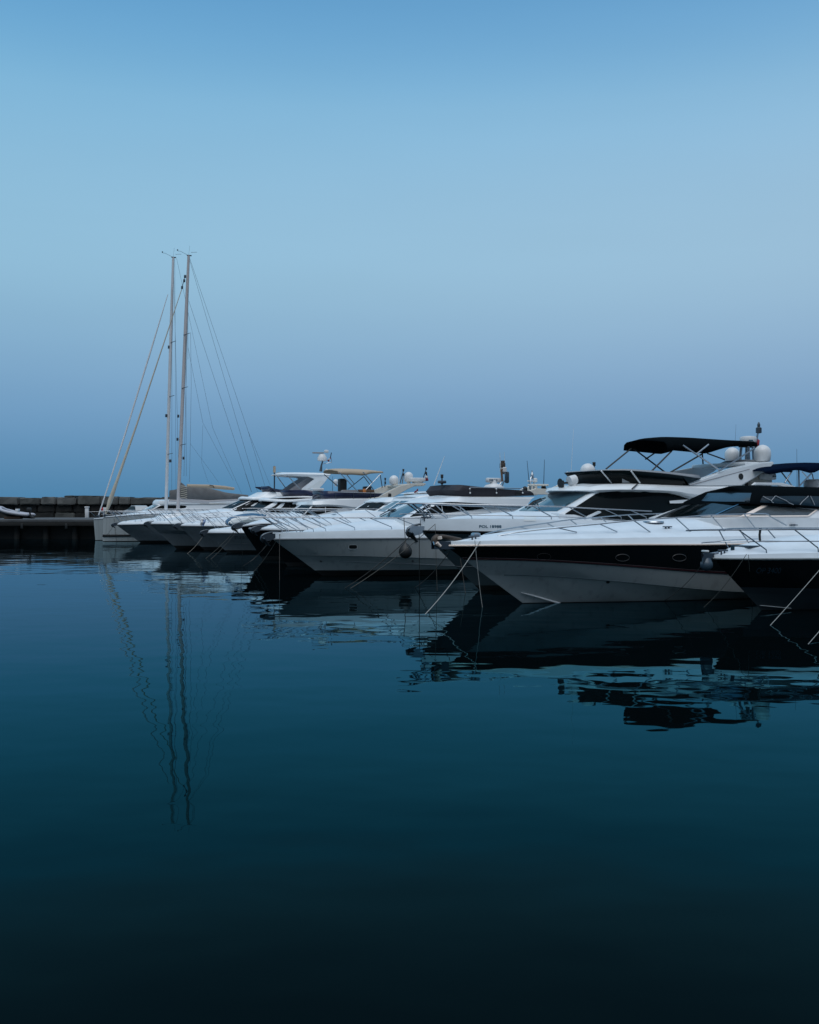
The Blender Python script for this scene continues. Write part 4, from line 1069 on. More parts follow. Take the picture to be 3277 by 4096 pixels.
Fb.plate('flybridge_opening', [Fb.P('S4', 950, 700, -1.3), Fb.P('S4', 950, 672, -1.3), Fb.P('S4', 1010, 662, -1.3), Fb.P('S4', 1200, 670, -1.3), Fb.P('S4', 1120, 700, -1.3), Fb.P('S4', 1020, 716, -1.3)], .06, 'rubber', mirrored=False)
Fb.plate('console_top', [Fb.P('S4', 945, 668, -1.32), Fb.P('S4', 1010, 652, -1.32), Fb.P('S4', 1200, 632, -1.32), Fb.P('S4', 1240, 672, -1.32), Fb.P('S4', 1010, 666, -1.32)], 2.4, 'gelcoat', mirrored=False)

# ---- D2
D2 = cruiser('motor_yacht', 'white decked dark hulled yacht with large blue windscreen just behind the fender boat', 'motor yacht', ('P', 1150, 2264), 14, 2.2,
             ('C', 78, 795), [('C', 400, 802), ('C', 700, 802)], std_levels(.1, .42, .15), std_mats('hull_black'),
             [('C', 180, 755), ('C', 330, 732), ('C', 450, 715), ('C', 650, 700), ('C', 800, 690), ('C', 1000, 670)], anchor=1.0)
D2.rail([('C', 0, 612), ('C', 300, 612), ('C', 700, 616), ('C', 1250, 616)], [('C', 60, 618), ('C', 115, 615), ('C', 265, 614), ('C', 400, 614), ('C', 500, 616), ('C', 700, 616), ('C', 985, 616)], r=.017, nose=.35, lean=1.0, inset=.12)
D2.loops('trunk_cabin', [[D2.P('C', 690, 700, 0), D2.P('C', 720, 705, -.7), D2.P('C', 850, 705, -1.1), D2.P('C', 1100, 700, -1.3), D2.P('C', 1400, 700, -1.4)],
                         [D2.P('C', 740, 660, 0), D2.P('C', 770, 664, -.6), D2.P('C', 880, 652, -.9), D2.P('C', 1100, 642, -1.1), D2.P('C', 1400, 640, -1.2)]], 'deck_white', crown=.03)
greenhouse(D2, [('C', 1130, 650, 0), ('C', 1215, 668, -1.1), ('C', 1260, 680, -1.35), ('C', 1400, 680, -1.6), ('C', 1700, 680, -1.6)],
           [('C', 1320, 545, 0), ('C', 1405, 540, -1.0), ('C', 1440, 540, -1.2), ('C', 1500, 540, -1.35), ('C', 1700, 540, -1.35)])
D2.decal('windscreen', [('C', 1262, 548), ('C', 1310, 542), ('C', 1415, 545)], [('C', 1078, 645), ('C', 1130, 655), ('C', 1205, 668)], 'glass_sky_blue')
D2.decal('window_post', [('C', 1308, 545), ('C', 1316, 545)], [('C', 1140, 655), ('C', 1150, 657)], 'gelcoat', off=.03, n=3)
D2.loops('roof', [[D2.P('C', 1310, 546, 0), D2.P('C', 1410, 546, -1.2), D2.P('C', 1460, 548, -1.45), D2.P('C', 1500, 545, -1.6), D2.P('C', 1750, 545, -1.6)],
                  [D2.P('C', 1350, 520, 0), D2.P('C', 1420, 518, -1.0), D2.P('C', 1450, 510, -1.3), D2.P('C', 1550, 495, -1.4), D2.P('C', 1750, 490, -1.4)]], 'gelcoat', floor=True, crown=.05)
# gear of this yacht that shows over the next boat's flybridge
arch = D2.plate('arch', [D2.P('S5', 1290, 560, -1.4), D2.P('S5', 1320, 510, -1.4), D2.P('S5', 1400, 480, -1.4), D2.P('S5', 1560, 490, -1.4), D2.P('S5', 1660, 450, -1.4), D2.P('S5', 1690, 430, -1.4), D2.P('S5', 1780, 440, -1.4), D2.P('S5', 1780, 560, -1.4)], .14, 'cream_gelcoat', bev=.02)[0]
D2.dome('S5', 1255, 487, 30, -.6, base=False); D2.dome('S5', 1490, 475, 30, -.6, base=False)
for o_ in D2.root.children:
    if o_.name.startswith('radome'): o_.data.materials[0] = MATS['rubber']
for (x0, y0, x1, y1) in ((1282, 135, 1315, 490), (1500, 120, 1490, 450)): D2.whip('S5', x1, y1, x0, y0, -.5, .022, 'steel_dark')
gp = tube('goal_post_mast', [D2.P('S5', 1325, 500, -.7), D2.P('S5', 1327, 350, -.7), D2.P('S5', 1345, 322, -.6), D2.P('S5', 1365, 350, -.4), D2.P('S5', 1367, 500, -.4)], .035, 'steel', D2.root, 6)
tube('crossbar', [D2.P('S5', 1285, 388, -.6), D2.P('S5', 1390, 392, -.6)], .035, 'plastic_white', gp, 6)
lathe('lamp', [(.04, -.12), (.10, -.08), (.10, .1), (.05, .16), (.03, .3)], 'steel', gp, D2.P('S5', 1345, 330, -.5), 10)
lathe('lamp', [(.04, -.1), (.12, -.05), (.12, .1), (.04, .14)], 'plastic_white', gp, D2.P('S5', 1383, 385, -.6), 10)
box('radar_unit', D2.P('S5', 1420, 440, -.8), (1.0, .5, .1), 'cream_gelcoat', D2.root, .03)
# ---- D  fender boat, dark covered flybridge
D = Boat('motor_yacht', 'white motor yacht with black ball fender and dark grey covered flybridge', 'motor yacht', ('P', 1290, 2303))
D.hull(16, 2.35, ('C', 190, 872), [('C', 700, 869), ('C', 1200, 866), ('C', 1600, 864)],
       [(1, 1, 1, 1), (.975, .972, 1.0, 1), (.56, .40, .975, 1.08), (.555, .392, .965, 1.08), (.40, .20, .93, 1.25), (.36, .17, .915, 1.25), (.15, .15, .88, 1.35), (.01, .01, .85, 1.4), (-.5, -.5, .3, 1.5), (-.7, -.7, 0, 1.6)],
       [('hull_white_shaded', 0)] * 6 + [('antifoul', 1)] * 3, tb=.45)
D.rub(.028, 'plastic_grey', dz=-.015)
D.deck([('C', 330, 815), ('C', 450, 806), ('C', 560, 790), ('C', 650, 768), ('C', 800, 748), ('C', 950, 728), ('C', 1080, 712), ('C', 1200, 700)], shoulder=.62, rise=.35, lip=.20)
D.anchor(1.15, dz=.05)
D.line_on(2, .010, 'hull_blue_grey', 'crease_line')  # darker tube draws the shade below the hull crease
D.line_on(4, .015, 'hull_shade', 'spray_rail', i0=6)
D.decal('porthole', [('C', 848, 932), ('C', 866, 922), ('C', 910, 922), ('C', 930, 932)], [('C', 848, 958), ('C', 866, 967), ('C', 910, 967), ('C', 930, 958)], 'plastic_white', off=.012, rows=4)
D.decal('porthole_glass', [('C', 855, 930), ('C', 868, 925), ('C', 910, 925), ('C', 924, 932)], [('C', 855, 952), ('C', 868, 957), ('C', 910, 957), ('C', 924, 950)], 'rubber', off=.02, rows=4)
for x_, y_ in ((1430, 895), (1405, 1065), (612, 1068)):
    p_, n_ = D.hit('C', x_, y_)
    if p_ is not None: lathe('drain', [(.015, -.03), (.04, -.03), (.04, .03), (.015, .03)], 'rubber', D.root, p_, 8)
D.rail([('C', 60, 690), ('C', 400, 691), ('C', 900, 693), ('C', 1330, 694), ('C', 1700, 696)], [('C', 115, 692), ('C', 185, 692), ('C', 330, 692), ('C', 440, 692), ('C', 700, 692), ('C', 1030, 692), ('C', 1265, 693), ('C', 1500, 694)],
       r=.02, nose=.35, lean=.85, inset=.14)
D.cleat(D.on_side('C', 460, 850).x)
wb = D.P('C', 1090, 700, 0)
greenhouse(D, [('P', 1540, 2068, 0), ('S4', 700, 1004, -1.2), ('S4', 800, 1006, -1.45), ('D', 300, 650, -1.65), ('D', 800, 620, -1.7), ('D', 1250, 610, -1.7)],
           [('S4', 900, 800, 0), ('S4', 1075, 806, -1.0), ('S4', 1130, 806, -1.2), ('D', 420, 525, -1.4), ('D', 800, 540, -1.45), ('D', 1250, 560, -1.45)], skirt=.7)
D.decal('windscreen', [('S4', 850, 803), ('S4', 940, 806), ('S4', 1065, 808)], [('S4', 400, 992), ('S4', 560, 998), ('S4', 705, 1002)], 'glass_sky_blue')
D.decal('side_window', [('D', 100, 657), ('D', 275, 540), ('D', 420, 530), ('D', 600, 535), ('D', 760, 548), ('D', 842, 562)], [('D', 108, 660), ('D', 250, 645), ('D', 420, 625), ('D', 600, 605), ('D', 760, 588), ('D', 846, 574)], 'glass_dark', n=24)
for a, b_ in (((407, 538), (422, 626)), ((588, 540), (597, 604))):
    D.decal('window_post', [('D', a[0] - 3, a[1]), ('D', a[0] + 3, a[1])], [('D', b_[0] - 3, b_[1]), ('D', b_[0] + 3, b_[1])], 'gelcoat', off=.03, n=3)
D.loops('roof', [[D.P('P', 1668, 2014, 0), D.P('P', 1722, 2013, -1.1), D.P('D', 380, 527, -1.45), D.P('D', 480, 518, -1.6), D.P('D', 640, 520, -1.7), D.P('D', 900, 540, -1.7), D.P('D', 1250, 556, -1.7)],
                 [D.P('P', 1660, 2011, 0), D.P('P', 1730, 2010, -1.25), D.P('D', 400, 516, -1.6), D.P('D', 500, 510, -1.75), D.P('D', 640, 516, -1.82), D.P('D', 900, 532, -1.82), D.P('D', 1250, 550, -1.8)],
                 [D.P('P', 1700, 1996, 0), D.P('P', 1768, 1993, -1.15), D.P('D', 480, 470, -1.45), D.P('D', 560, 468, -1.6), D.P('D', 640, 468, -1.75), D.P('D', 900, 475, -1.75), D.P('D', 1300, 480, -1.75)],
                 [D.P('D', 370, 462, 0), D.P('D', 480, 455, -1.0), D.P('D', 530, 454, -1.25), D.P('D', 590, 456, -1.4), D.P('D', 640, 460, -1.6), D.P('D', 900, 462, -1.6), D.P('D', 1330, 462, -1.6)]],
        'gelcoat', floor=True, crown=.04, angle=40)
def wiper(b, c, pts, v, m='rubber'):
    o = tube('wiper', [b.P(c, x, y, v) for x, y in pts], .022, m, b.root, 5)
p0, n0 = D.hit('S4', 420, 985)
def wiper_on(b, c, pts, off=.05):
    P = []
    for x, y in pts:
        p, n = b.hit(c, x, y)
        if p is not None: P.append(p + n * off)
    if len(P) > 1: tube('wiper', P, .022, 'rubber', b.root, 5)
wiper_on(D, 'S4', [(420, 985), (520, 930), (640, 898)]); wiper_on(D, 'S4', [(530, 990), (560, 940), (632, 905)]); wiper_on(D, 'S4', [(430, 975), (500, 905), (560, 870)])
# canvas covered flybridge
D.loops('flybridge_cover', [[D.P('D', 440, 454, 0), D.P('D', 520, 452, -.9), D.P('D', 590, 455, -1.25), D.P('D', 680, 457, -1.4), D.P('D', 900, 460, -1.5), D.P('D', 1325, 450, -1.5)],
                            [D.P('D', 400, 395, 0), D.P('D', 500, 395, -1.0), D.P('D', 570, 400, -1.35), D.P('D', 680, 400, -1.5), D.P('D', 900, 415, -1.55), D.P('D', 1315, 425, -1.55)],
                            [D.P('D', 425, 350, 0), D.P('D', 530, 344, -.95), D.P('D', 590, 343, -1.25), D.P('D', 668, 350, -1.42), D.P('D', 900, 374, -1.5), D.P('D', 1285, 404, -1.5)]],
        'canvas_grey', crown=.02, angle=60)
fr = tube('flybridge_rail', [D.P('D', 690, 368, -1.58), D.P('D', 900, 372, -1.58), D.P('D', 1200, 380, -1.58)], .022, 'steel', D.root, 6)
for x_ in (690, 950, 1208):
    tube('rail_post', [D.P('D', x_, 370, -1.6), D.P('D', x_ + 2, 425, -1.6)], .018, 'steel', fr, 5)
    lathe('rail_knob', [(.02, -.03), (.04, 0), (.02, .03)], 'plastic_white', fr, D.P('D', x_, 383, -1.64), 8); lathe('rail_knob', [(.02, -.03), (.04, 0), (.02, .03)], 'plastic_white', fr, D.P('D', x_ + 3, 424, -1.64), 8)
D.decal('cover_window', [('D', 1140, 412), ('D', 1190, 412)], [('D', 1140, 452), ('D', 1190, 452)], 'rubber', off=.03, n=4)
D.light_mast('D', 415, 345, 415, 272, -.2, 1.2); box('horn', D.P('D', 415, 315, -.2), (.34, .2, .12), 'steel_dark', D.root, .04)
D.whip('D', 335, 345, 440, 62, .4, .02)
# radar, masts
rp = D.P('D', 922, 345, -.2)
lathe('radar_pedestal', [(.42, -.25), (.44, -.12), (.34, .0), (.16, .06), (.12, .22)], 'plastic_white', D.root, rp, 20)
q0, q1 = D.P('D', 850, 298, -.2), D.P('D', 990, 298, -.2)
rbx = box('radar_bar', (q0 + q1) / 2, ((q1 - q0).length * .98, .22, .2), 'plastic_white', D.root, .06)
def flat_text(b, string, ctr, width, height, m, parent=None, y_off=-.115, bold=.035, face=-1):
    cu = bpy.data.curves.new('letters', 'FONT'); cu.body = string; cu.size = 1; cu.offset = bold; cu.resolution_u = 2
    tmp = bpy.data.objects.new('tmp', cu); COL.objects.link(tmp)
    me = bpy.data.meshes.new_from_object(tmp.evaluated_get(bpy.context.evaluated_depsgraph_get())); COL.objects.unlink(tmp); bpy.data.objects.remove(tmp)
    xs = [v.co.x for v in me.vertices]; ys = [v.co.y for v in me.vertices]
    for v in me.vertices:
        v.co = Vector((ctr[0] + ((v.co.x - min(xs)) / (max(xs) - min(xs)) - .5) * width, ctr[1] + y_off, ctr[2] + ((v.co.y - min(ys)) / (max(ys) - min(ys)) - .5) * height))
    return link('brand_letters', me, m, parent or b.root)
flat_text(D, 'FURUNO', (q0 + q1) / 2 + Vector((-.06, 0, 0)), .40, .10, 'letters_blue')
D.dome('D', 1022, 370, 8, -.3, hk=.7)
for v in (-.35, .05):
    tube('mast_leg', [D.P('D', 965, 372, v), D.P('D', 1008, 300, v)], .03, 'steel', D.root, 6)
    tube('mast_leg', [D.P('D', 1000, 372, v), D.P('D', 1030, 300, v)], .03, 'steel', D.root, 6)
mh = tube('goal_post_mast', [D.P('D', 1010, 310, -.4), D.P('D', 1000, 195, -.4), D.P('D', 1020, 176, -.2), D.P('D', 1040, 195, 0), D.P('D', 1052, 310, 0)], .045, 'wood', D.root, 6)
tube('crossbar', [D.P('D', 1005, 232, -.3), D.P('D', 1040, 232, -.3)], .03, 'steel', mh, 6)
lathe('lamp', [(.05, -.1), (.15, -.05), (.15, .12), (.05, .18)], 'plastic_white', mh, D.P('D', 1020, 203, -.25), 12)
tube('light_staff', [D.P('D', 1015, 176, -.25), D.P('D', 1013, 112, -.25)], .035, 'steel_dark', mh, 6)
box('lamp', D.P('D', 1012, 155, -.25), (.2, .2, .25), 'brown', mh, .04); box('lamp', D.P('D', 1014, 120, -.25), (.14, .14, .14), 'brown', mh, .03)
box('loudspeaker', D.P('D', 1055, 270, -.2), (.16, .2, .5), 'steel_dark', mh, .06)
D.whip('D', 995, 190, 985, 25, -.4, .014); D.whip('D', 1045, 240, 1028, 20, 0, .014); D.light_mast('D', 1230, 0, 1230, -0.1, 0, .01) if False else None

# ---- C  registration POL 18988, black bimini
C = Boat('motor_yacht', 'white flybridge yacht with POL lettering, black bimini top and white radar arch', 'motor yacht', ('P', 1918, 2360))
C.hull(16, 2.4, ('S8', 85, 203), [('S8', 600, 211), ('S8', 1130, 222), ('E', 300, 745)],
       [(1, 1, 1, 1), (.98, .975, 1.0, 1), (.95, .95, .965, 1.0), (.60, .50, .93, 1.12), (.40, .22, .90, 1.3), (.375, .2, .885, 1.3), (.08, .10, .84, 1.4), (.01, .01, .82, 1.4), (-.5, -.5, .3, 1.5), (-.7, -.7, 0, 1.6)],
       [('hull_white_shaded', 0), ('hull_black', 1)] + [('hull_blue_grey', 2)] * 4 + [('antifoul', 3)] * 3, tb=.45)
C.rub(.028, 'hull_black', dz=-.03)
C.deck([('D', 300, 712), ('D', 430, 700), ('D', 500, 672), ('D', 640, 648), ('D', 800, 636), ('D', 960, 620), ('D', 1140, 605), ('D', 1400, 600)], shoulder=.66, rise=.30, lip=.30)
C.anchor(1.2, dz=-.02, m='steel', dark='steel_dark', rm='steel')
C.line_on(4, .010, 'hull_blue_grey', 'chine_line')
C.text('POL 18988', 'S8', 768, 1024, 161, 'letters_blue', 32, bold=.025)
C.decal('hull_window', [('S8', 630, 247), ('S8', 1100, 237)], [('S8', 680, 262), ('S8', 1100, 248)], 'rubber', off=.02)
C.rail([('D', 70, 527), ('D', 300, 530), ('D', 700, 540), ('D', 1100, 548), ('D', 1450, 555), ('E', 200, 580), ('E', 420, 592), ('E', 700, 605)],
       [('D', 75, 530), ('D', 125, 532), ('D', 225, 534), ('D', 487, 538), ('D', 905, 546), ('D', 1300, 556), ('D', 1665, 572), ('E', 410, 592), ('E', 570, 600)],
       r=.021, nose=.35, lean=.62, inset=.16, mid=.32)
for o_ in C.root.children:
    if o_.name.startswith('guard_rail'):
        pass
C.cleat(C.P('D', 395, 706, -1.0).x, k=1.4)
greenhouse(C, [('P', 2128, 2050, 0), ('P', 2228, 2052, -1.25), ('S6', 180, 1186, -1.5), ('E', 480, 640, -1.75), ('E', 780, 650, -1.8), ('E', 1240, 650, -1.8)],
           [('P', 2262, 1966, 0), ('P', 2369, 1966, -1.1), ('S6', 640, 900, -1.32), ('E', 650, 484, -1.5), ('E', 880, 500, -1.55), ('E', 1240, 520, -1.55)], skirt=.7)
C.decal('windscreen', [('S6', -10, 897), ('S6', 240, 897), ('S6', 522, 898)], [('S5', 1150, 765), ('S5', 1400, 770), ('S6', 90, 1145)], 'glass_sky_grey', n=20)
C.decal('side_window', [('S6', 190, 1178), ('S6', 580, 925), ('S6', 650, 905), ('S6', 1000, 893), ('S6', 1400, 905), ('E', 850, 505), ('E', 925, 530)],
        [('S6', 195, 1184), ('S6', 330, 1188), ('S6', 500, 1240), ('S6', 800, 1262), ('S6', 1200, 1262), ('E', 800, 640), ('E', 935, 548)], 'glass_dark', n=30, rows=7)
C.decal('side_fin', [('E', 800, 545), ('E', 840, 541), ('E', 940, 536), ('E', 1040, 530)], [('E', 803, 560), ('E', 850, 560), ('E', 930, 554), ('E', 1030, 548)], 'gelcoat', off=.07)
C.loops('roof', [[C.P('S6', 30, 898, 0), C.P('S6', 480, 900, -1.15), C.P('S6', 640, 908, -1.4), C.P('S6', 900, 893, -1.6), C.P('E', 680, 484, -1.7), C.P('E', 850, 496, -1.7), C.P('E', 960, 520, -1.7), C.P('E', 1240, 545, -1.7)],
                 [C.P('S6', -5, 885, 0), C.P('S6', 500, 884, -1.25), C.P('S6', 640, 876, -1.5), C.P('S6', 900, 872, -1.75), C.P('E', 680, 474, -1.82), C.P('E', 850, 482, -1.82), C.P('E', 960, 500, -1.82), C.P('E', 1240, 515, -1.8)],
                 [C.P('S6', 150, 836, 0), C.P('S6', 480, 838, -1.15), C.P('S6', 680, 838, -1.45), C.P('S6', 950, 832, -1.7), C.P('E', 680, 456, -1.78), C.P('E', 850, 460, -1.78), C.P('E', 960, 462, -1.78), C.P('E', 1240, 466, -1.75)],
                 [C.P('S6', 400, 806, 0), C.P('S6', 640, 804, -1.0), C.P('S6', 800, 802, -1.3), C.P('S6', 1000, 798, -1.5), C.P('E', 680, 440, -1.6), C.P('E', 850, 446, -1.6), C.P('E', 960, 450, -1.6), C.P('E', 1240, 452, -1.6)]],
        'gelcoat', floor=True, crown=.03, angle=40)
fs1 = C.loops('flybridge_screen', [[C.P('S6', 520, 802, 0), C.P('S6', 775, 799, -.95), C.P('S6', 930, 797, -1.25), C.P('S6', 1130, 795, -1.48), C.P('S6', 1725, 818, -1.6), C.P('E', 895, 446, -1.6)],
                                   [C.P('S6', 385, 648, 0), C.P('S6', 645, 634, -1.0), C.P('S6', 820, 632, -1.35), C.P('S6', 1020, 636, -1.6), C.P('S6', 1500, 678, -1.68), C.P('E', 1000, 405, -1.65)]],
              'glass_dark', roof=False, back=False, solid=.02, crown=0)
C.loops('screen_cap', [[C.P('S6', 385, 648, 0), C.P('S6', 645, 634, -1.0), C.P('S6', 820, 632, -1.35), C.P('S6', 1020, 636, -1.6), C.P('S6', 1500, 678, -1.68), C.P('E', 1000, 405, -1.65)],
                       [C.P('S6', 430, 638, 0), C.P('S6', 670, 624, -.9), C.P('S6', 830, 620, -1.22), C.P('S6', 1000, 618, -1.45), C.P('S6', 1480, 652, -1.52), C.P('E', 990, 385, -1.5)]], 'plastic_grey', roof=False, back=False, solid=.02, crown=0)
for a, b_ in (((645, 636), (775, 788)), ((1020, 640), (1130, 790)), ((215, 650), (330, 800))):
    tube('screen_post', [C.P('S6', *a, -1.62 if a[0] > 900 else (-1.02 if a[0] > 300 else 1.0)), C.P('S6', *b_, -1.50 if a[0] > 900 else (-.97 if a[0] > 300 else .95))], .028, 'plastic_white', fs1, 5)
tube('screen_stay', [C.P('S6', 1110, 792, -1.7), C.P('S6', 1030, 865, -1.85)], .022, 'rubber', C.root, 5)
C.loops('flybridge_coaming', [[C.P('S6', 600, 795, 0), C.P('S6', 850, 790, -.85), C.P('S6', 980, 790, -1.15), C.P('E', 560, 430, -1.4), C.P('E', 1100, 440, -1.45)],
                              [C.P('S6', 590, 690, 0), C.P('S6', 840, 690, -.85), C.P('S6', 980, 690, -1.15), C.P('E', 560, 395, -1.4), C.P('E', 1100, 410, -1.45)]], 'plastic_grey', crown=0)
def wing(b, sgn, m):
    pts = [('E', 888, 452, 1.62), ('E', 1000, 407, 1.62), ('E', 1100, 372, 1.6), ('E', 1200, 338, 1.55), ('E', 1300, 318, 1.5), ('E', 1380, 303, 1.45), ('E', 1450, 300, 1.42), ('E', 1453, 312, 1.42), ('E', 1420, 345, 1.45), ('E', 1340, 398, 1.5), ('E', 1250, 450, 1.58), ('E', 1060, 454, 1.62)]
    P = [b.P(c, x, y, -v) for c, x, y, v in pts]
    return b.plate('arch_wing', P, .20, m, bev=.04, reg=True)
wing(C, -1, 'gelcoat')
C.plate('arch_groove', [C.P('E', 930, 444, -1.64), C.P('E', 1100, 398, -1.62), C.P('E', 1300, 345, -1.52), C.P('E', 1300, 349, -1.52), C.P('E', 1100, 403, -1.62), C.P('E', 950, 444, -1.64)], .02, 'seat_grey', mirrored=False)
vh, vn = C.hit('E', 1245, 392)
if vh is not None: 
    vs, fs = tube_geo([vh - vn * .02, vh + vn * .02], .11, 16); mk('vent_hole', vs, fs, 'rubber', C.root, merge=False)
a_, b__ = C.P('E', 1290, 316, -1.4), C.P('E', 1440, 302, -1.4)
box('arch_bridge', ((a_.x + b__.x) / 2 - .1, 0, b__.z - .09), (b__.x - a_.x, 2.7, .14), 'gelcoat', C.root, .05)
tube('arch_hoop', [C.P('E', 1080, 335, .9), C.P('E', 1150, 305, .2), C.P('E', 1240, 296, -.3), C.P('E', 1380, 298, -1.0)], .05, 'plastic_grey', C.root, 8)
C.dome('E', 1192, 258, 37, .9, hk=.95); C.dome('E', 1378, 248, 41, -.9, hk=1.05); C.dome('E', 308, 358, 42, 0, hk=.15, base=False)
C.light_mast('E', 347, 360, 347, 325, .1, 1.1)
rdx = C.P('E', 1290, 168, 0); qx = C.P('E', 1331, 168, 0); rr = (qx - rdx).length * .9
lathe('radar', [(rr * .9, -rr * .42), (rr, -rr * .3), (rr, rr * .2), (rr * .93, rr * .38), (rr * .5, rr * .45), (.02, rr * .46)], 'plastic_white', C.root, rdx, 26)
box('maker_mark', rdx + Vector((-rr * .45, -rr * .87, -rr * .12)), (rr * .5, .02, rr * .14), 'letters_blue', C.root, .004, rot=-.45)
for x0, x1, v in ((1240, 1250, .3), (1278, 1283, .0), (1296, 1290, -.1), (1325, 1320, -.35)):
    tube('radar_leg', [C.P('E', x0, 298, v), C.P('E', x1, 183, v)], .055, 'steel', C.root, 8)
tube('mast_cross', [C.P('E', 1235, 206, 0), C.P('E', 1340, 210, 0)], .05, 'rubber', C.root, 6)
lm = tube('light_mast', [C.P('E', 1327, 200, -.2), C.P('E', 1352, 118, -.2)], .03, 'steel', C.root, 6); tube('mast_leg', [C.P('E', 1338, 200, -.2), C.P('E', 1353, 118, -.2)], .025, 'steel', lm, 6)
lathe('lamp', [(.04, -.12), (.11, -.1), (.11, .08), (.05, .12), (.06, .2), (.02, .3)], 'steel_dark', lm, C.P('E', 1355, 108, -.2), 12)
C.whip('E', 207, 350, 222, 92, .6, .007)
C.whip('E', 1208, 250, 1216, 72, .9, .006, 'wire')
# horn and searchlight
hp = C.P('S6', 240, 790, 0)
hn = tube('horn', [C.P('S6', 250, 785, -.1), C.P('S6', 165, 792, -.1), C.P('S6', 130, 795, -.1)], [.03, .035, .17], 'rubber', C.root, 12)
box('horn_foot', C.P('S6', 155, 815, -.1), (.1, .1, .3), 'rubber', hn, .02)
slo = tube('searchlight', [C.P('S6', 240, 765, -.2), C.P('S6', 318, 745, -.2)], .16, 'plastic_white', C.root, 14)
tube('searchlight_foot', [C.P('S6', 290, 770, -.2), C.P('S6', 290, 835, -.2)], .12, 'plastic_white', slo, 10)
# black bimini
C.awning('bimini_top', [('E', 795, 228), ('E', 850, 234), ('E', 950, 243), ('E', 1030, 251), ('E', 1090, 234), ('E', 1190, 209), ('E', 1345, 206)],
         [('E', 700, 180), ('E', 760, 167), ('E', 830, 163), ('E', 930, 165), ('E', 1050, 170), ('E', 1200, 180), ('E', 1345, 188)], 1.15, 'canvas_black', lift=.10)
for a, b_, v0, v1, m_ in (((575, 220), (420, 346), .9, .9, 'rubber'), ((590, 222), (782, 366), 1.1, 1.2, 'rubber'), ((748, 228), (662, 286), 1.2, 1.2, 'rubber'), ((822, 236), (690, 368), -1.1, -1.3, 'rubber'),
                      ((1012, 252), (815, 366), -1.1, -1.3, 'rubber'), ((890, 200), (1118, 354), -1.2, -1.6, 'steel'), ((1048, 196), (972, 256), -1.2, -1.3, 'steel'), ((1040, 250), (1150, 290), 1.2, 1.2, 'rubber'),
                      ((1330, 218), (1110, 360), -1.5, -1.6, 'steel'), ((1010, 255), (1016, 344), 1.2, 1.2, 'rubber')):
    tube('bimini_pole', [C.P('E', *a, v0), C.P('E', *b_, v1)], .028, m_, C.root, 6)
C.plate('bulwark_end', [C.P('E', 300, 640, -1.95), C.P('E', 385, 602, -1.95), C.P('E', 397, 612, -1.95), C.P('E', 335, 640, -1.95), C.P('E', 350, 700, -1.95), C.P('E', 300, 700, -1.95)], .12, 'gelcoat', bev=.02)
box('deck_step', C.P('E', 560, 610, -1.0), (1.4, .8, .5), 'seat_grey', C.root, .15)
wiper_on(C, 'S5', [(1270, 740), (1370, 660), (1465, 625)]); wiper_on(C, 'S5', [(1300, 720), (1420, 650), (1520, 615)]); wiper_on(C, 'S5', [(1405, 650), (1440, 770)], .04)
C.decal('hatch', [('D', 1225, 652), ('D', 1345, 652)], [('D', 1222, 702), ('D', 1340, 702)], 'board_white', off=.012, n=5)

# ---- B  sports yacht with black band
B = Boat('sports_yacht', 'long white sports yacht with black hull band and black cockpit canopy', 'sports yacht', ('S8', 1275, 1045))
B.hull(17, 2.3, ('S8', 372, 376), [('S8', 1000, 374), ('S8', 1725, 371), ('E', 600, 806), ('E', 1000, 806)],
       [(1, 1, 1, 1), (.985, .98, 1.0, 1), (.79, .47, .955, 1.05), (.76, .435, .95, 1.05), (.50, .10, .90, 1.28), (.485, .085, .875, 1.28), (.01, .01, .78, 1.45), (-.5, -.5, .3, 1.5), (-.7, -.7, 0, 1.6)],
       [('hull_white_shaded', 0), ('hull_black', 1), ('red_stripe', 2), ('hull_white_shaded', 0), ('hull_white_shaded', 0), ('hull_white_shaded', 0), ('antifoul', 3), ('antifoul', 3)], tb=.5)
B.rub(.024, 'chrome_warm_lit', dz=-.01)
B.deck([('S8', 540, 318), ('S8', 800, 268), ('S8', 1100, 225), ('S8', 1400, 192), ('S8', 1725, 164), ('E', 250, 692), ('E', 400, 678), ('E', 550, 666), ('E', 680, 656), ('E', 850, 648), ('E', 1100, 640)], shoulder=.60, rise=.48, lip=.08)
B.line_on(4, .010, 'hull_blue_grey', 'chine_line', i0=3)  # darker line paints the shade under the chine step
B.line_on(2, .007, 'pin_dark', 'pin_stripe'); B.line_on(3, .012, 'hull_black', 'pin_stripe')
# spray strakes on the forefoot, pale colour painting their highlight
def strake(b, c, pts, name='spray_strake', k_r=.024, m_='plastic_white'):
    P = []
    for x, y in pts:
        p, n = b.hit(c, x, y)
        if p is not None: P.append(p + n * .02)
    if len(P) > 1: tube(name, P, [.010] + [k_r] * (len(P) - 1), m_, b.root, 6)
strake(B, 'S8', [(1250, 915), (1400, 955), (1560, 1000), (1700, 1040)])
for cx_ in (520, 868, 40):
    ring = [];
    for k in range(25):
        a = 2 * math.pi * k / 24
        p, n = B.hit('E', cx_ + 42 * math.cos(a), 888 + 21 * math.sin(a) - (6 if cx_ == 40 else 0))
        if p is not None: ring.append(p + n * .012)
    if len(ring) > 20: tube('porthole_rim', ring, .009 if cx_ > 100 else .004, 'porthole_trim', B.root, 5)
p_, n_ = B.hit('S8', 975, 812)
p_, n_ = B.hit('P', 2432, 2327)
if p_ is not None:
    vs, fs = tube_geo([p_ - n_ * .02, p_ + n_ * .02], .05, 10); mk('drain', vs, fs, 'rubber', B.root, merge=False)
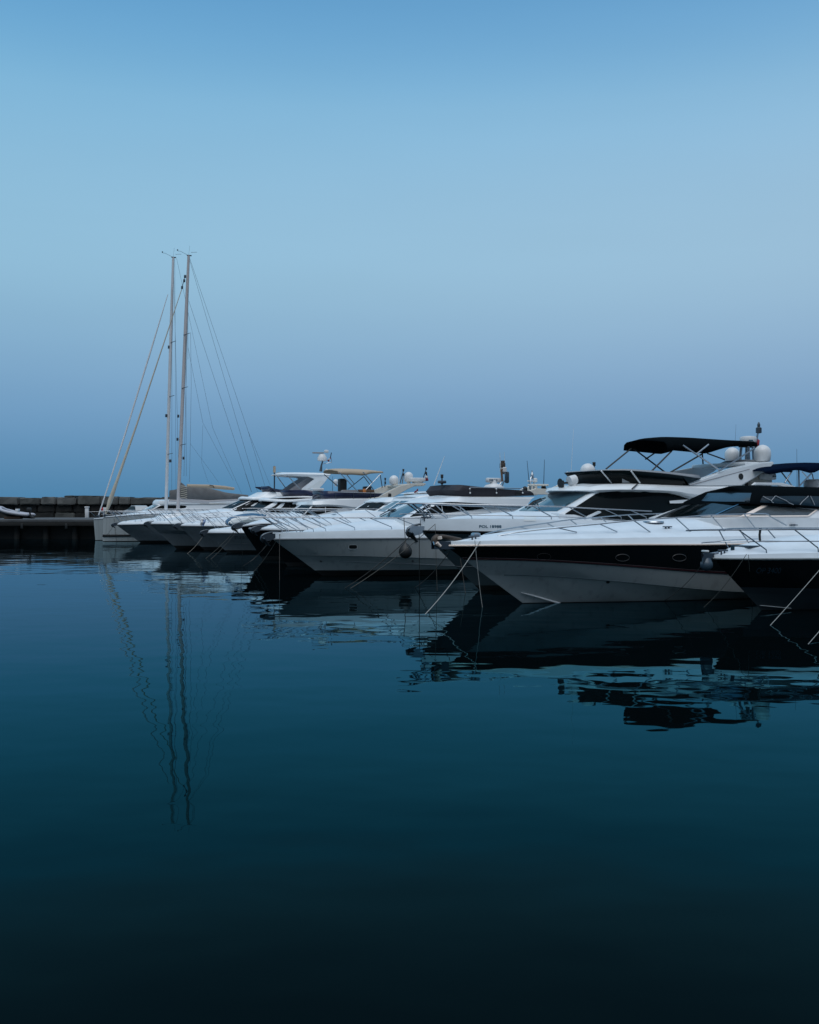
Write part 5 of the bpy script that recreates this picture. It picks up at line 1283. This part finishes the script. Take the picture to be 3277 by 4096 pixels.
# anchor: brown shank, bright band
t = B.tip
an = tube('anchor', catmull([B.P('S8', 555, 318, 0), B.P('S8', 430, 292, 0), B.P('S8', 330, 278, 0), B.P('S8', 262, 305, 0), B.P('S8', 255, 345, 0)], 4), [.06] * 10 + [.1] * 7, 'brown', B.root, 8)
mk('fluke', [B.P('S8', 230, 305, 0), B.P('S8', 250, 370, -.14), B.P('S8', 330, 415, -.10), B.P('S8', 388, 440, 0), B.P('S8', 330, 408, .14), B.P('S8', 250, 350, .18), B.P('S8', 300, 350, 0)],
   [(0, 1, 6), (1, 2, 3, 6), (3, 4, 5, 6), (5, 0, 6)], 'steel', an, smooth=False, solid=.03)
mk('fluke', [B.P('S8', 300, 400, -.1), B.P('S8', 385, 440, 0), B.P('S8', 320, 380, .1), B.P('S8', 280, 390, 0)], [(0, 1, 2, 3)], 'brown', an, smooth=False, solid=.03)
tube('roller_pin', [B.P('S8', 312, 276, -.1), B.P('S8', 316, 306, -.1)], .065, 'chrome_warm_lit', an, 8)
tube('roller_bar', [B.P('S8', 282, 346, -.12), B.P('S8', 322, 390, -.12)], .045, 'chrome_warm_lit', an, 8)
vs, fs = box_geo(B.tip + Vector((.1, .09, .0)), (.9, .02, .2)); box_geo(B.tip + Vector((.1, -.09, .0)), (.9, .02, .2), vs, fs); mk('bow_roller', vs, fs, 'steel_dark', B.root, smooth=False)
ch = catmull([B.P('S8', 540, 322, 0), B.P('S8', 600, 318, 0), B.P('S8', 680, 300, 0)], 5)
vs, fs = [], []
for i, p in enumerate(ch):
    box_geo(p + Vector((0, 0, .02)), (.09, .03 if i % 2 else .06, .05), vs, fs)
mk('anchor_chain', vs, fs, 'steel_dark', B.root, smooth=False, merge=False)
box('windlass', B.P('S8', 728, 275, 0), (.22, .22, .2), 'steel', B.root, .05)
B.cleat(B.P('S8', 760, 312, -.5).x, k=1.3)
# long low rails both sides
def free_rail(b, pts, r=.02, inset=.3, posts=(), lean=.35, sides=(1, -1), m='steel', name='guard_rail'):
    P = [b.on_side(c, x, y, inset=inset) for c, x, y in pts]
    P = catmull(P, 3)
    for sg in sides:
        Q = [Vector((p.x, p.y * sg, p.z)) for p in P]
        ro = tube(name, Q, r, m, b.root, 6)
        for (c, x, y) in posts:
            t = b.on_side(c, x, y, inset=inset); z = interp([(p.x, p.z) for p in P], t.x)
            x2 = t.x + lean; y2 = max(b.bx(x2) - inset - .06, .05)
            tube('stanchion', [Vector((t.x, t.y * sg, z)), Vector((x2, -y2 * sg, b.deck_z(x2, y2)))], r * .9, m, ro, 6)
free_rail(B, [('D', 935, 882), ('D', 955, 858), ('D', 1000, 838), ('D', 1250, 800), ('D', 1560, 768), ('D', 1725, 752), ('E', 250, 695), ('E', 380, 683), ('E', 590, 661), ('E', 830, 645), ('E', 1060, 628), ('E', 1240, 622), ('E', 1395, 620), ('E', 1430, 640), ('E', 1525, 692)],
          inset=.42, posts=[('E', 125, 702), ('E', 380, 680), ('E', 590, 648), ('E', 845, 642), ('E', 1060, 630), ('E', 1265, 624)], lean=.55, r=.019)
# windscreen and cockpit canopy
greenhouse(B, [('E', 830, 652, 0), ('E', 1040, 648, -1.2), ('E', 1120, 648, -1.5), ('E', 1280, 646, -1.75), ('E', 1650, 645, -1.75), ('E', 2100, 645, -1.75)],
           [('E', 1060, 556, 0), ('E', 1225, 562, -1.0), ('E', 1290, 565, -1.25), ('E', 1400, 570, -1.42), ('E', 1720, 590, -1.45), ('E', 2100, 600, -1.45)], skirt=.4, m='plastic_white', name='windscreen_frame')
B.decal('windscreen', [('E', 965, 558), ('E', 1080, 558), ('E', 1235, 562)], [('E', 760, 642), ('E', 900, 644), ('E', 1070, 642)], 'glass_dark', n=24, rows=6)
B.decal('windscreen', [('E', 1240, 563), ('E', 1385, 568)], [('E', 1076, 641), ('E', 1238, 636)], 'glass_dark', n=14, rows=6)
B.decal('windscreen_edge', [('E', 935, 558), ('E', 962, 558)], [('E', 720, 648), ('E', 755, 645)], 'rubber', off=.02, n=6)
B.decal('side_window', [('E', 1416, 572), ('E', 1560, 582), ('E', 1700, 600)], [('E', 1300, 632), ('E', 1480, 634), ('E', 1648, 634)], 'vinyl_smoke', n=16, rows=5)
B.decal('window_frame', [('E', 1384, 568), ('E', 1412, 570)], [('E', 1238, 640), ('E', 1292, 636)], 'chrome_warm_lit', off=.03, n=5)
B.decal('window_frame', [('E', 1236, 563), ('E', 1244, 563)], [('E', 1062, 641), ('E', 1074, 641)], 'board_blue', off=.03, n=4)
B.decal('window_frame', [('E', 1000, 640), ('E', 1250, 637), ('E', 1655, 634)], [('E', 1000, 644), ('E', 1250, 642), ('E', 1655, 641)], 'chrome_warm_lit', off=.035, n=20, rows=3)
B.decal('window_frame', [('E', 1700, 600), ('E', 1712, 602)], [('E', 1648, 638), ('E', 1660, 640)], 'chrome_warm_lit', off=.035, n=4)
cn = B.loops('cockpit_canopy', [[B.P('E', 1055, 562, 0), B.P('E', 1220, 560, -1.05), B.P('E', 1290, 560, -1.35), B.P('E', 1410, 568, -1.5), B.P('E', 1560, 575, -1.55), B.P('E', 1800, 592, -1.55), B.P('E', 2200, 600, -1.5)],
                                [B.P('E', 1075, 544, 0), B.P('E', 1235, 543, -1.05), B.P('E', 1300, 543, -1.38), B.P('E', 1420, 545, -1.54), B.P('E', 1560, 550, -1.58), B.P('E', 1800, 560, -1.55), B.P('E', 2200, 570, -1.5)],
                                [B.P('E', 1150, 500, 0), B.P('E', 1300, 500, -1.0), B.P('E', 1370, 498, -1.3), B.P('E', 1450, 498, -1.47), B.P('E', 1560, 498, -1.5), B.P('E', 1800, 506, -1.5), B.P('E', 2200, 510, -1.45)],
                                [B.P('E', 1175, 482, 0), B.P('E', 1310, 480, -.9), B.P('E', 1385, 476, -1.18), B.P('E', 1460, 474, -1.33), B.P('E', 1560, 474, -1.35), B.P('E', 1800, 480, -1.35), B.P('E', 2200, 490, -1.3)]], 'canvas_black', crown=.16, angle=60)
B.decal('canopy_window', [('E', 1045, 497), ('E', 1150, 494), ('E', 1312, 496)], [('E', 1005, 545), ('E', 1150, 549), ('E', 1298, 548)], 'vinyl_window', off=.02, n=18)
B.decal('canopy_window', [('E', 1378, 516), ('E', 1550, 512), ('E', 1740, 514)], [('E', 1360, 549), ('E', 1550, 560), ('E', 1740, 578)], 'vinyl_window', off=.02, n=18)
for a, b_ in (((1378, 520), (1440, 550)), ((1452, 514), (1560, 562)), ((1450, 516), (1425, 545)), ((1600, 562), (1652, 514)), ((1665, 514), (1690, 565))):
    sp = [B.hit('E', a[0] + (b_[0] - a[0]) * k / 8, a[1] + (b_[1] - a[1]) * k / 8) for k in range(9)]
    sp = [p + n * .045 for p, n in sp if p is not None]
    if len(sp) > 2: tube('canopy_pole', sp, .012, 'plastic_grey', B.root, 5)
for x_, y_ in ((710, 672),):
    a, n = B.hit('E', x_, y_)
    if a is not None: 
        lathe('deck_hatch', [(.28, -.02), (.30, 0), (.28, .03), (.2, .035)], 'steel', B.root, a, 20)
for x_ in (793, 1560):
    p_, n_ = B.hit('E', x_, 709 if x_ < 1000 else 689)
    if p_ is not None:
        vs, fs = tube_geo([p_ + Vector((-.16, 0, 0)) + n_ * .05, p_ + Vector((.16, 0, 0)) + n_ * .05], .018, 6)
        for d_ in (-.05, .06): tube_geo([p_ + Vector((d_, 0, 0)), p_ + Vector((d_, 0, 0)) + n_ * .05], .03, 6, vs, fs)
        mk('cleat', vs, fs, 'steel_dark', B.root, merge=False)
# navy bimini and radar of the cockpit arch further aft
B.awning('aft_bimini', [('E', 1395, 378), ('E', 1450, 376), ('E', 1520, 366), ('E', 1620, 360), ('E', 1720, 372), ('E', 1800, 350), ('E', 2000, 350)],
         [('E', 1395, 368), ('E', 1450, 348), ('E', 1520, 340), ('E', 1600, 332), ('E', 1720, 322), ('E', 1800, 322), ('E', 2000, 335)], 1.4, 'canvas_navy') if False else None

# ---- X  boat beyond C whose bimini and radar show at the right edge
X = Boat('motor_yacht', 'partly hidden motor yacht at the right edge with navy blue bimini top', 'motor yacht', ('P', 2480, 2345))
X.hull(13, 2.0, ('P', 2350, 2110), [('P', 2700, 2105)], std_levels(), std_mats(), tb=.45)
X.deck([('P', 2500, 2085), ('P', 2800, 2075)])
X.loops('cabin', [[X.P('P', 2850, 2080, 0), X.P('P', 2900, 2085, -1.1), X.P('P', 2960, 2085, -1.4), X.P('P', 3500, 2085, -1.5)],
                  [X.P('P', 2950, 1990, 0), X.P('P', 2990, 1985, -1.0), X.P('P', 3040, 1962, -1.2), X.P('P', 3500, 1962, -1.3)]], 'gelcoat', crown=.05)
X.awning('bimini_top', [('E', 1392, 374), ('E', 1440, 376), ('E', 1520, 362), ('E', 1600, 352), ('E', 1680, 372), ('E', 1740, 350), ('E', 1900, 350)],
         [('E', 1392, 364), ('E', 1440, 346), ('E', 1520, 339), ('E', 1580, 336), ('E', 1680, 320), ('E', 1740, 317), ('E', 1900, 322)], 1.3, 'canvas_navy')
for a, b_, v in (((1495, 366), (1560, 450), -1.2), ((1560, 358), (1515, 430), -1.2), ((1620, 362), (1680, 430), 1.0), ((1678, 372), (1600, 455), -1.25), ((1682, 374), (1690, 410), -1.25)):
    tube('bimini_pole', [X.P('E', *a, v), X.P('E', *b_, v)], .024, 'steel', X.root, 6)
for (c, x_, y_, k) in (('E', 1410, 392, 40), ('E', 1700, 435, 52)):
    p_ = X.P(c, x_, y_, -.4); r_ = (X.P(c, x_ + k, y_, -.4) - p_).length * .9
    lathe('radar', [(r_ * .9, -r_ * .4), (r_, -r_ * .25), (r_, r_ * .2), (r_ * .9, r_ * .36), (.02, r_ * .42)], 'plastic_white', X.root, p_, 24)
    if x_ > 1500: flat_text(X, 'FURUNO', p_ + Vector((.25, 0, 0)), r_ * 1.2, .13, 'letters_grey', y_off=-r_ * 1.0); lathe('radar_base', [(r_ * .8, -r_ * .55), (r_ * .85, -r_ * .4)], 'rubber', X.root, p_, 20)
    else: box('maker_mark', p_ + Vector((.02, -r_ * 1.0, 0)), (r_ * .55, .02, .05), 'letters_grey', X.root, .004)
X.plate('arch', [X.P('E', 1320, 445, -1.3), X.P('E', 1340, 428, -1.3), X.P('E', 1500, 430, -1.3), X.P('E', 1600, 458, -1.3), X.P('E', 1800, 462, -1.3), X.P('E', 1800, 480, -1.3), X.P('E', 1560, 475, -1.3), X.P('E', 1480, 448, -1.3), X.P('E', 1380, 445, -1.3)], .12, 'gelcoat', bev=.02)
X.whip('E', 1590, 455, 1588, 222, .2, .01, 'wire'); tube('light_mast', [X.P('E', 1602, 458, -.2), X.P('E', 1600, 318, -.2)], .03, 'steel', X.root, 6)
lathe('lamp', [(.03, -.06), (.07, 0), (.04, .05)], 'steel_dark', X.root, X.P('E', 1600, 316, -.2), 8)
box('equipment_box', X.P('E', 1335, 410, .2), (1.1, .6, .5), 'cream_gelcoat', X.root, .05)
tube('goal_leg', [X.P('E', 1280, 460, 0), X.P('E', 1280, 420, 0)], .06, 'rubber', X.root, 6); tube('goal_leg', [X.P('E', 1300, 460, 0), X.P('E', 1300, 420, 0)], .04, 'rubber', X.root, 6)

# ---- A  OP 3400, nearest
A = Boat('motor_boat', 'nearest boat at the right edge, black hull lettered OP 3400 with large bow rail', 'motor boat', ('F', 1060, 1700))
A.hull(11, 1.75, ('F', 505, 1100), [('F', 1000, 1106), ('F', 1700, 1104)],
       [(1, 1, 1, 1), (.975, .97, 1.0, 1), (.45, .34, .95, 1.15), (.34, .17, .92, 1.3), (.31, .14, .885, 1.3), (.01, .01, .80, 1.45), (-.4, -.4, .3, 1.5), (-.6, -.6, 0, 1.6)],
       [('hull_white_shaded', 0), ('hull_black', 1), ('hull_low_dark', 2), ('hull_low_dark', 2), ('hull_low_dark', 2), ('antifoul', 3), ('antifoul', 3)], tb=.5)
A.rub(.02, 'hull_white_shaded')
A.deck([('F', 600, 1035), ('F', 700, 1000), ('F', 800, 962), ('F', 1000, 925), ('F', 1200, 900), ('F', 1350, 870), ('F', 1500, 848), ('F', 1725, 830)], shoulder=.58, rise=.45, lip=.06)
strake(A, 'F', [(1040, 1638), (1200, 1652), (1400, 1672)], k_r=.012, m_='hull_white_shaded')  # strake kept pale to paint the highlight along it
A.text('OP 3400', 'F', 1003, 1285, 1240, 'letters_steel', 62, bold=.0)
A.rail([('F', 400, 776), ('F', 800, 776), ('F', 1200, 772), ('F', 1440, 771), ('F', 1725, 772), ('F', 2300, 774), ('F', 3000, 776)], [('F', 800, 778), ('F', 1440, 774), ('F', 2080, 776)], r=.018, m='steel_rail', nose=.55, lean=.62, inset=.06)
lr = [A.on_side('F', x, y, inset=.10) for x, y in ((560, 912), (800, 912), (1200, 907), (1725, 906), (1900, 906))]
A_l = catmull(lr, 3); nosep = [Vector((A_l[0].x - .5, 0, A_l[0].z - .02)), Vector((A_l[0].x - .38, A_l[0].y * .6, A_l[0].z - .01))]
lower = nosep + A_l
tube('mid_rail', [mirror(p) for p in reversed(lower[1:])] + lower, .014, 'steel', A.root, 6)
# bow roller with anchor and hanging pieces
vs, fs = [], []
for v in (-.1, .1):
    P = [A.P('F', 395, 1040, v), A.P('F', 520, 1042, v), A.P('F', 500, 1090, v), A.P('F', 430, 1160, v), A.P('F', 380, 1165, v)]
    b0 = len(vs); vs += P; fs.append(tuple(range(b0, b0 + 5)))
mk('bow_roller', vs, fs, 'steel_dark', A.root, smooth=False, solid=.025, merge=False)
an = tube('anchor', [A.P('F', 560, 1040, 0), A.P('F', 440, 1060, 0), A.P('F', 385, 1120, 0)], .035, 'steel', A.root, 8)
mk('fluke', [A.P('F', 375, 1040, -.12), A.P('F', 370, 1160, 0), A.P('F', 470, 1165, 0), A.P('F', 500, 1105, 0), A.P('F', 400, 1060, .12)], [(0, 1, 2, 3), (4, 3, 2, 1)], 'steel_dark', an, smooth=False, solid=.02)
box('roller_cap', A.P('F', 415, 1020, 0), (.09, .2, .05), 'plastic_white', A.root, .02)
lathe('deck_filler', [(.04, 0), (.05, .02), (.05, .14), (.03, .15)], 'letters_steel', A.root, A.P('F', 730, 1015, -.1), 12)
A.cleat(A.P('F', 900, 1050, -.9).x, k=1.3)
a, n = A.hit('F', 1200, 945)
lathe('deck_hatch', [(.30, -.05), (.32, 0), (.30, .04), (.25, .06)], 'glass_sky_blue', A.root, A.P('F', 1180, 925, 0), 20)
box('well_lid', A.P('F', 980, 962, -.1), (.9, .5, .05), 'steel_dark', A.root, .02)
tube('rail_fitting', [A.on_side('F', 1050, 760, inset=.1), A.on_side('F', 1040, 830, inset=.1), A.on_side('F', 1045, 900, inset=.1)], .03, 'rubber', A.root, 6)

# ================================================================= loose things
# fenders
def fender(label, b, c, x, y, rpx, v, m, rope_to, cat='fender', flat=1.02):
    p = b.P(c, x, y, v); r = abs((b.P(c, x, y - rpx, v) - p).z)
    wp = b.W(p); t = thing('ball_fender', label, cat, wp - Vector((0, 0, r * flat)), 0, None)
    o = Vector((0, 0, r * flat))
    prof = [(r * math.sin(a), -r * flat * math.cos(a)) for a in [math.radians(k) for k in range(4, 130, 12)]] + [(r * .55, r * 1.0), (r * .28, r * 1.22), (r * .15, r * 1.4)]
    lathe('ball', prof, m, t, o, 28)
    e = b.W(b.P(*rope_to, v + .02)) - t.location
    tube('fender_rope', [o + Vector((0, 0, r * 1.35)), (o + Vector((0, 0, r * 1.35))).lerp(e, .5), e], .014, 'rope_dark', t, 5)
    return t
bx_ = D.hit('C', 1340, 985)[0]
fender('black ball fender hanging on the white hull from the rail', D, 'C', 1342, 985, 58, (bx_.y if bx_ is not None else -1.7) - .42, 'rubber', ('C', 1328, 694))
fender('grey white ball fender hanging under the bow of the nearest black boat', A, 'F', 430, 1175, 72, -.05, 'grey_blue_ball', ('F', 440, 1040), flat=1.0)
cl = box('orange_lid', (0, 0, 0), (.01, .01, .01), 'brown', None, 0); bpy.data.objects.remove(cl)

# paddle board
pb = thing('paddle_board', 'blue and white paddle board strapped on the side deck of a white yacht', 'paddle board', Hb.W(Hb.P('S2', 1100, 690, -2.0)), YAW)
def board():
    base = Hb.P('S2', 1100, 690, -2.0)
    top = [('S2', 868, 640), ('S2', 900, 600), ('S2', 980, 568), ('S2', 1100, 538), ('S2', 1230, 528), ('S2', 1340, 535), ('S2', 1430, 552)]
    bot = [('S2', 872, 665), ('S2', 900, 698), ('S2', 960, 700), ('S2', 1080, 685), ('S2', 1220, 672), ('S2', 1340, 660), ('S2', 1430, 640)]
    def sheet(name, tp, bt, m, dv, th):
        n = 18
        T = resample([Hb.P(*q, -2.0) for q in tp], n); Bq = resample([Hb.P(*q, -2.12) for q in bt], n)
        vs, fs = [], []
        for a, b_ in zip(T, Bq):
            for k in range(4): vs.append(a.lerp(b_, k / 3) - base + Vector((0, -dv, 0)))
        for i in range(n - 1):
            for k in range(3): fs.append((i * 4 + k, i * 4 + k + 1, (i + 1) * 4 + k + 1, (i + 1) * 4 + k))
        return mk(name, vs, fs, m, pb, solid=th)
    sheet('deck_rim', top, bot, 'board_blue', 0, .10)
    sheet('inner_panel', [('S2', 905, 640), ('S2', 960, 600), ('S2', 1100, 570), ('S2', 1250, 560), ('S2', 1400, 572)], [('S2', 905, 670), ('S2', 960, 680), ('S2', 1100, 668), ('S2', 1250, 655), ('S2', 1400, 645)], 'board_white', .07, .02)
    sheet('grip_pad', [('S2', 1020, 640), ('S2', 1070, 605), ('S2', 1180, 590), ('S2', 1320, 595)], [('S2', 1030, 672), ('S2', 1080, 672), ('S2', 1180, 664), ('S2', 1320, 655)], 'board_grey', .095, .02)
    sheet('nose_mark', [('S2', 912, 648), ('S2', 932, 642)], [('S2', 912, 664), ('S2', 932, 668)], 'rubber', .09, .01)
board()
tc_ = thing('rolled_cover', 'bright blue rolled cover lying on the foredeck of a low white boat', 'cover', J.W(J.P('S1', 1330, 395, -.7)), YAW)
q_ = [J.P('S1', x_, y_, -.7) - J.P('S1', 1330, 395, -.7) for x_, y_ in ((1260, 392), (1310, 384), (1380, 386), (1560, 392))]
tube('roll', q_, [.10, .2, .16, .07], 'teal_cover', tc_, 10)

# flags
def flag(label, b, c, pts, v, cols):
    base = b.P(c, *pts[0], v); t = thing('flag', label, 'flag', b.W(base), b.yaw)
    P = [b.P(c, x, y, v) - base for x, y in pts]
    n = len(cols)
    for k, m_ in enumerate(cols):
        a, b_, d, e = P[0].lerp(P[1], k / n), P[0].lerp(P[1], (k + 1) / n), P[3].lerp(P[2], (k + 1) / n), P[3].lerp(P[2], k / n)
        vs, fs = [], []
        for i in range(7):
            s_ = i / 6; w_ = .05 * math.sin(s_ * 9 + k)
            vs += [a.lerp(e, s_) + Vector((0, w_, 0)), b_.lerp(d, s_) + Vector((0, w_, 0))]
        for i in range(6): fs.append((2 * i, 2 * i + 1, 2 * i + 3, 2 * i + 2))
        mk('flag_cloth', vs, fs, m_, t, solid=.01, merge=False)
flag('small red and white flag by the radar above the white hardtop', I, 'S3', [(942, 165), (895, 215), (915, 232), (940, 190)], 0, ['flag_red', 'flag_white', 'flag_red'])
flag('limp dark striped ensign on the staff behind the white arch', G, 'S4', [(1060, 375), (1025, 500), (1080, 495), (1068, 400)], -.5, ['flag_blue', 'flag_white', 'flag_red'])
flag('red and white flag below the tip of the white arch', Fb, 'S4', [(940, 600), (945, 665), (888, 680), (890, 648)], -1.3, ['flag_red', 'flag_white'])
flag('limp dark red flag hanging beside the big satellite dome', C, 'S7', [(965, 330), (940, 450), (975, 425), (970, 370)], -.3, ['flag_red'])
flag('pale blue and white pennant folded over the bow rail of a grey hulled yacht', Hb, 'S2', [(540, 605), (605, 620), (570, 710), (520, 690)], -1.5, ['flag_white', 'flag_pale'])

# mooring ropes
G1 = 'mooring ropes from the bows into the water'
def mrope(label, b, c0, x0, y0, v0, c1, x1, y1, r=.016, m='rope_tan', sag=.10):
    r *= .62
    a = b.W(b.P(c0, x0, y0, v0)); e = on_water(c1, x1, y1)
    rope(label, [a, e], r, m, sag, G1)
mrope('pale rope slanting left from the black banded yacht bow cleat to the water', B, 'S8', 780, 330, -.5, 'S8', 150, 1168, .017, 'rope_white')
mrope('pale rope dropping almost straight down from the black banded yacht bow', B, 'S8', 718, 320, -.5, 'S8', 805, 1090, .014, 'rope_white')
mrope('upper tan rope slanting from the POL yacht bow across the black fender', C, 'C', 1600, 745, -.45, 'C', 870, 1300, .015)
mrope('lower dark rope slanting from the POL yacht anchor roller past the fender', C, 'C', 1392, 842, 0, 'C', 820, 1300, .017, 'rope_dark')
mrope('dark vertical rope hanging from the POL yacht anchor roller', C, 'S8', 78, 235, 0, 'S8', 82, 880, .018, 'rope_dark', 0)
mrope('knotted tan rope hanging straight down beside the POL yacht bow', C, 'S8', 262, 140, -.45, 'S8', 285, 900, .014, 'rope_tan', 0)
mrope('dark rope slanting left from behind the anchor of the black banded yacht', B, 'S8', 430, 448, .1, 'C', 1425, 1295, .016, 'rope_dark')
mrope('short dark rope hanging off the shaded POL yacht stem', C, 'S8', 552, 530, -.6, 'S8', 610, 930, .014, 'rope_dark', 0)
mrope('rope slanting left from the bow cleat of the OP 3400 boat', A, 'F', 890, 1055, -.85, 'F', 400, 1665, .012)
mrope('rope falling steeply from the bow cleat of the OP 3400 boat', A, 'F', 912, 1060, -.85, 'F', 962, 1640, .010)
mrope('dim rope slanting left from the anchor roller of the OP 3400 boat', A, 'F', 385, 1170, 0, 'F', -60, 1590, .011, 'rope_dark')
mrope('long pale rope at the right edge slanting down to the water', A, 'F', 1930, 1000, -1.5, 'F', 1165, 1872, .013, 'rope_white', .02)
mrope('short pale rope end in the bottom right corner of the moorings', A, 'P', 3420, 2360, -1.7, 'P', 3235, 2575, .012, 'rope_white', 0)
mrope('pale rope slanting left from the bow of the fender yacht', D, 'C', 262, 835, -.3, 'C', 30, 1160, .016)
mrope('dark rope slanting left from the anchor of the fender yacht', D, 'C', 190, 880, 0, 'C', -60, 1110, .016, 'rope_dark')
mrope('thin rope hanging straight down from the bow of the fender yacht', D, 'C', 255, 835, -.3, 'C', 256, 1230, .012, 'rope_dark', 0)
mrope('left one of two parallel ropes from the black hulled bow over the ST boat', Fb, 'S2', 1030, 730, -.3, 'S2', 600, 1150, .02)
mrope('right one of two parallel ropes from the black hulled bow over the ST boat', Fb, 'S2', 1055, 735, -.4, 'S2', 672, 1160, .02)
mrope('thin rope dropping over the grey hull right of the ST lettering', Fb, 'S2', 1080, 740, -.4, 'S2', 1105, 1110, .012, 'rope_dark', 0)
mrope('rope slanting left from the anchor of the small ST lettered boat', G, 'S2', 570, 830, 0, 'S2', 345, 1085, .02)
mrope('rope slanting left under the bow of the dark hull beside the fender yacht', D2, 'S2', 1480, 900, 0, 'S2', 1210, 1200, .018)
mrope('dark rope slanting down the side of the low boat with silver anchor', J, 'S1', 520, 545, 0, 'S1', 380, 720, .022, 'rope_dark')
mrope('pair of thin lines falling in front of the striped sailing yacht hull', K2, 'S1', 540, 430, -.6, 'S1', 575, 745, .02, 'rope_dark', 0)
mrope('dark line curving down the bow of the left sailing yacht', K1, 'S1', 345, 450, 0, 'S1', 270, 640, .015, 'rope_dark', 0)
mrope('thin dark line from the leftmost bow down towards the pier front', K1, 'S1', 220, 460, 0, 'S1', 120, 640, .012, 'rope_dark', 0)
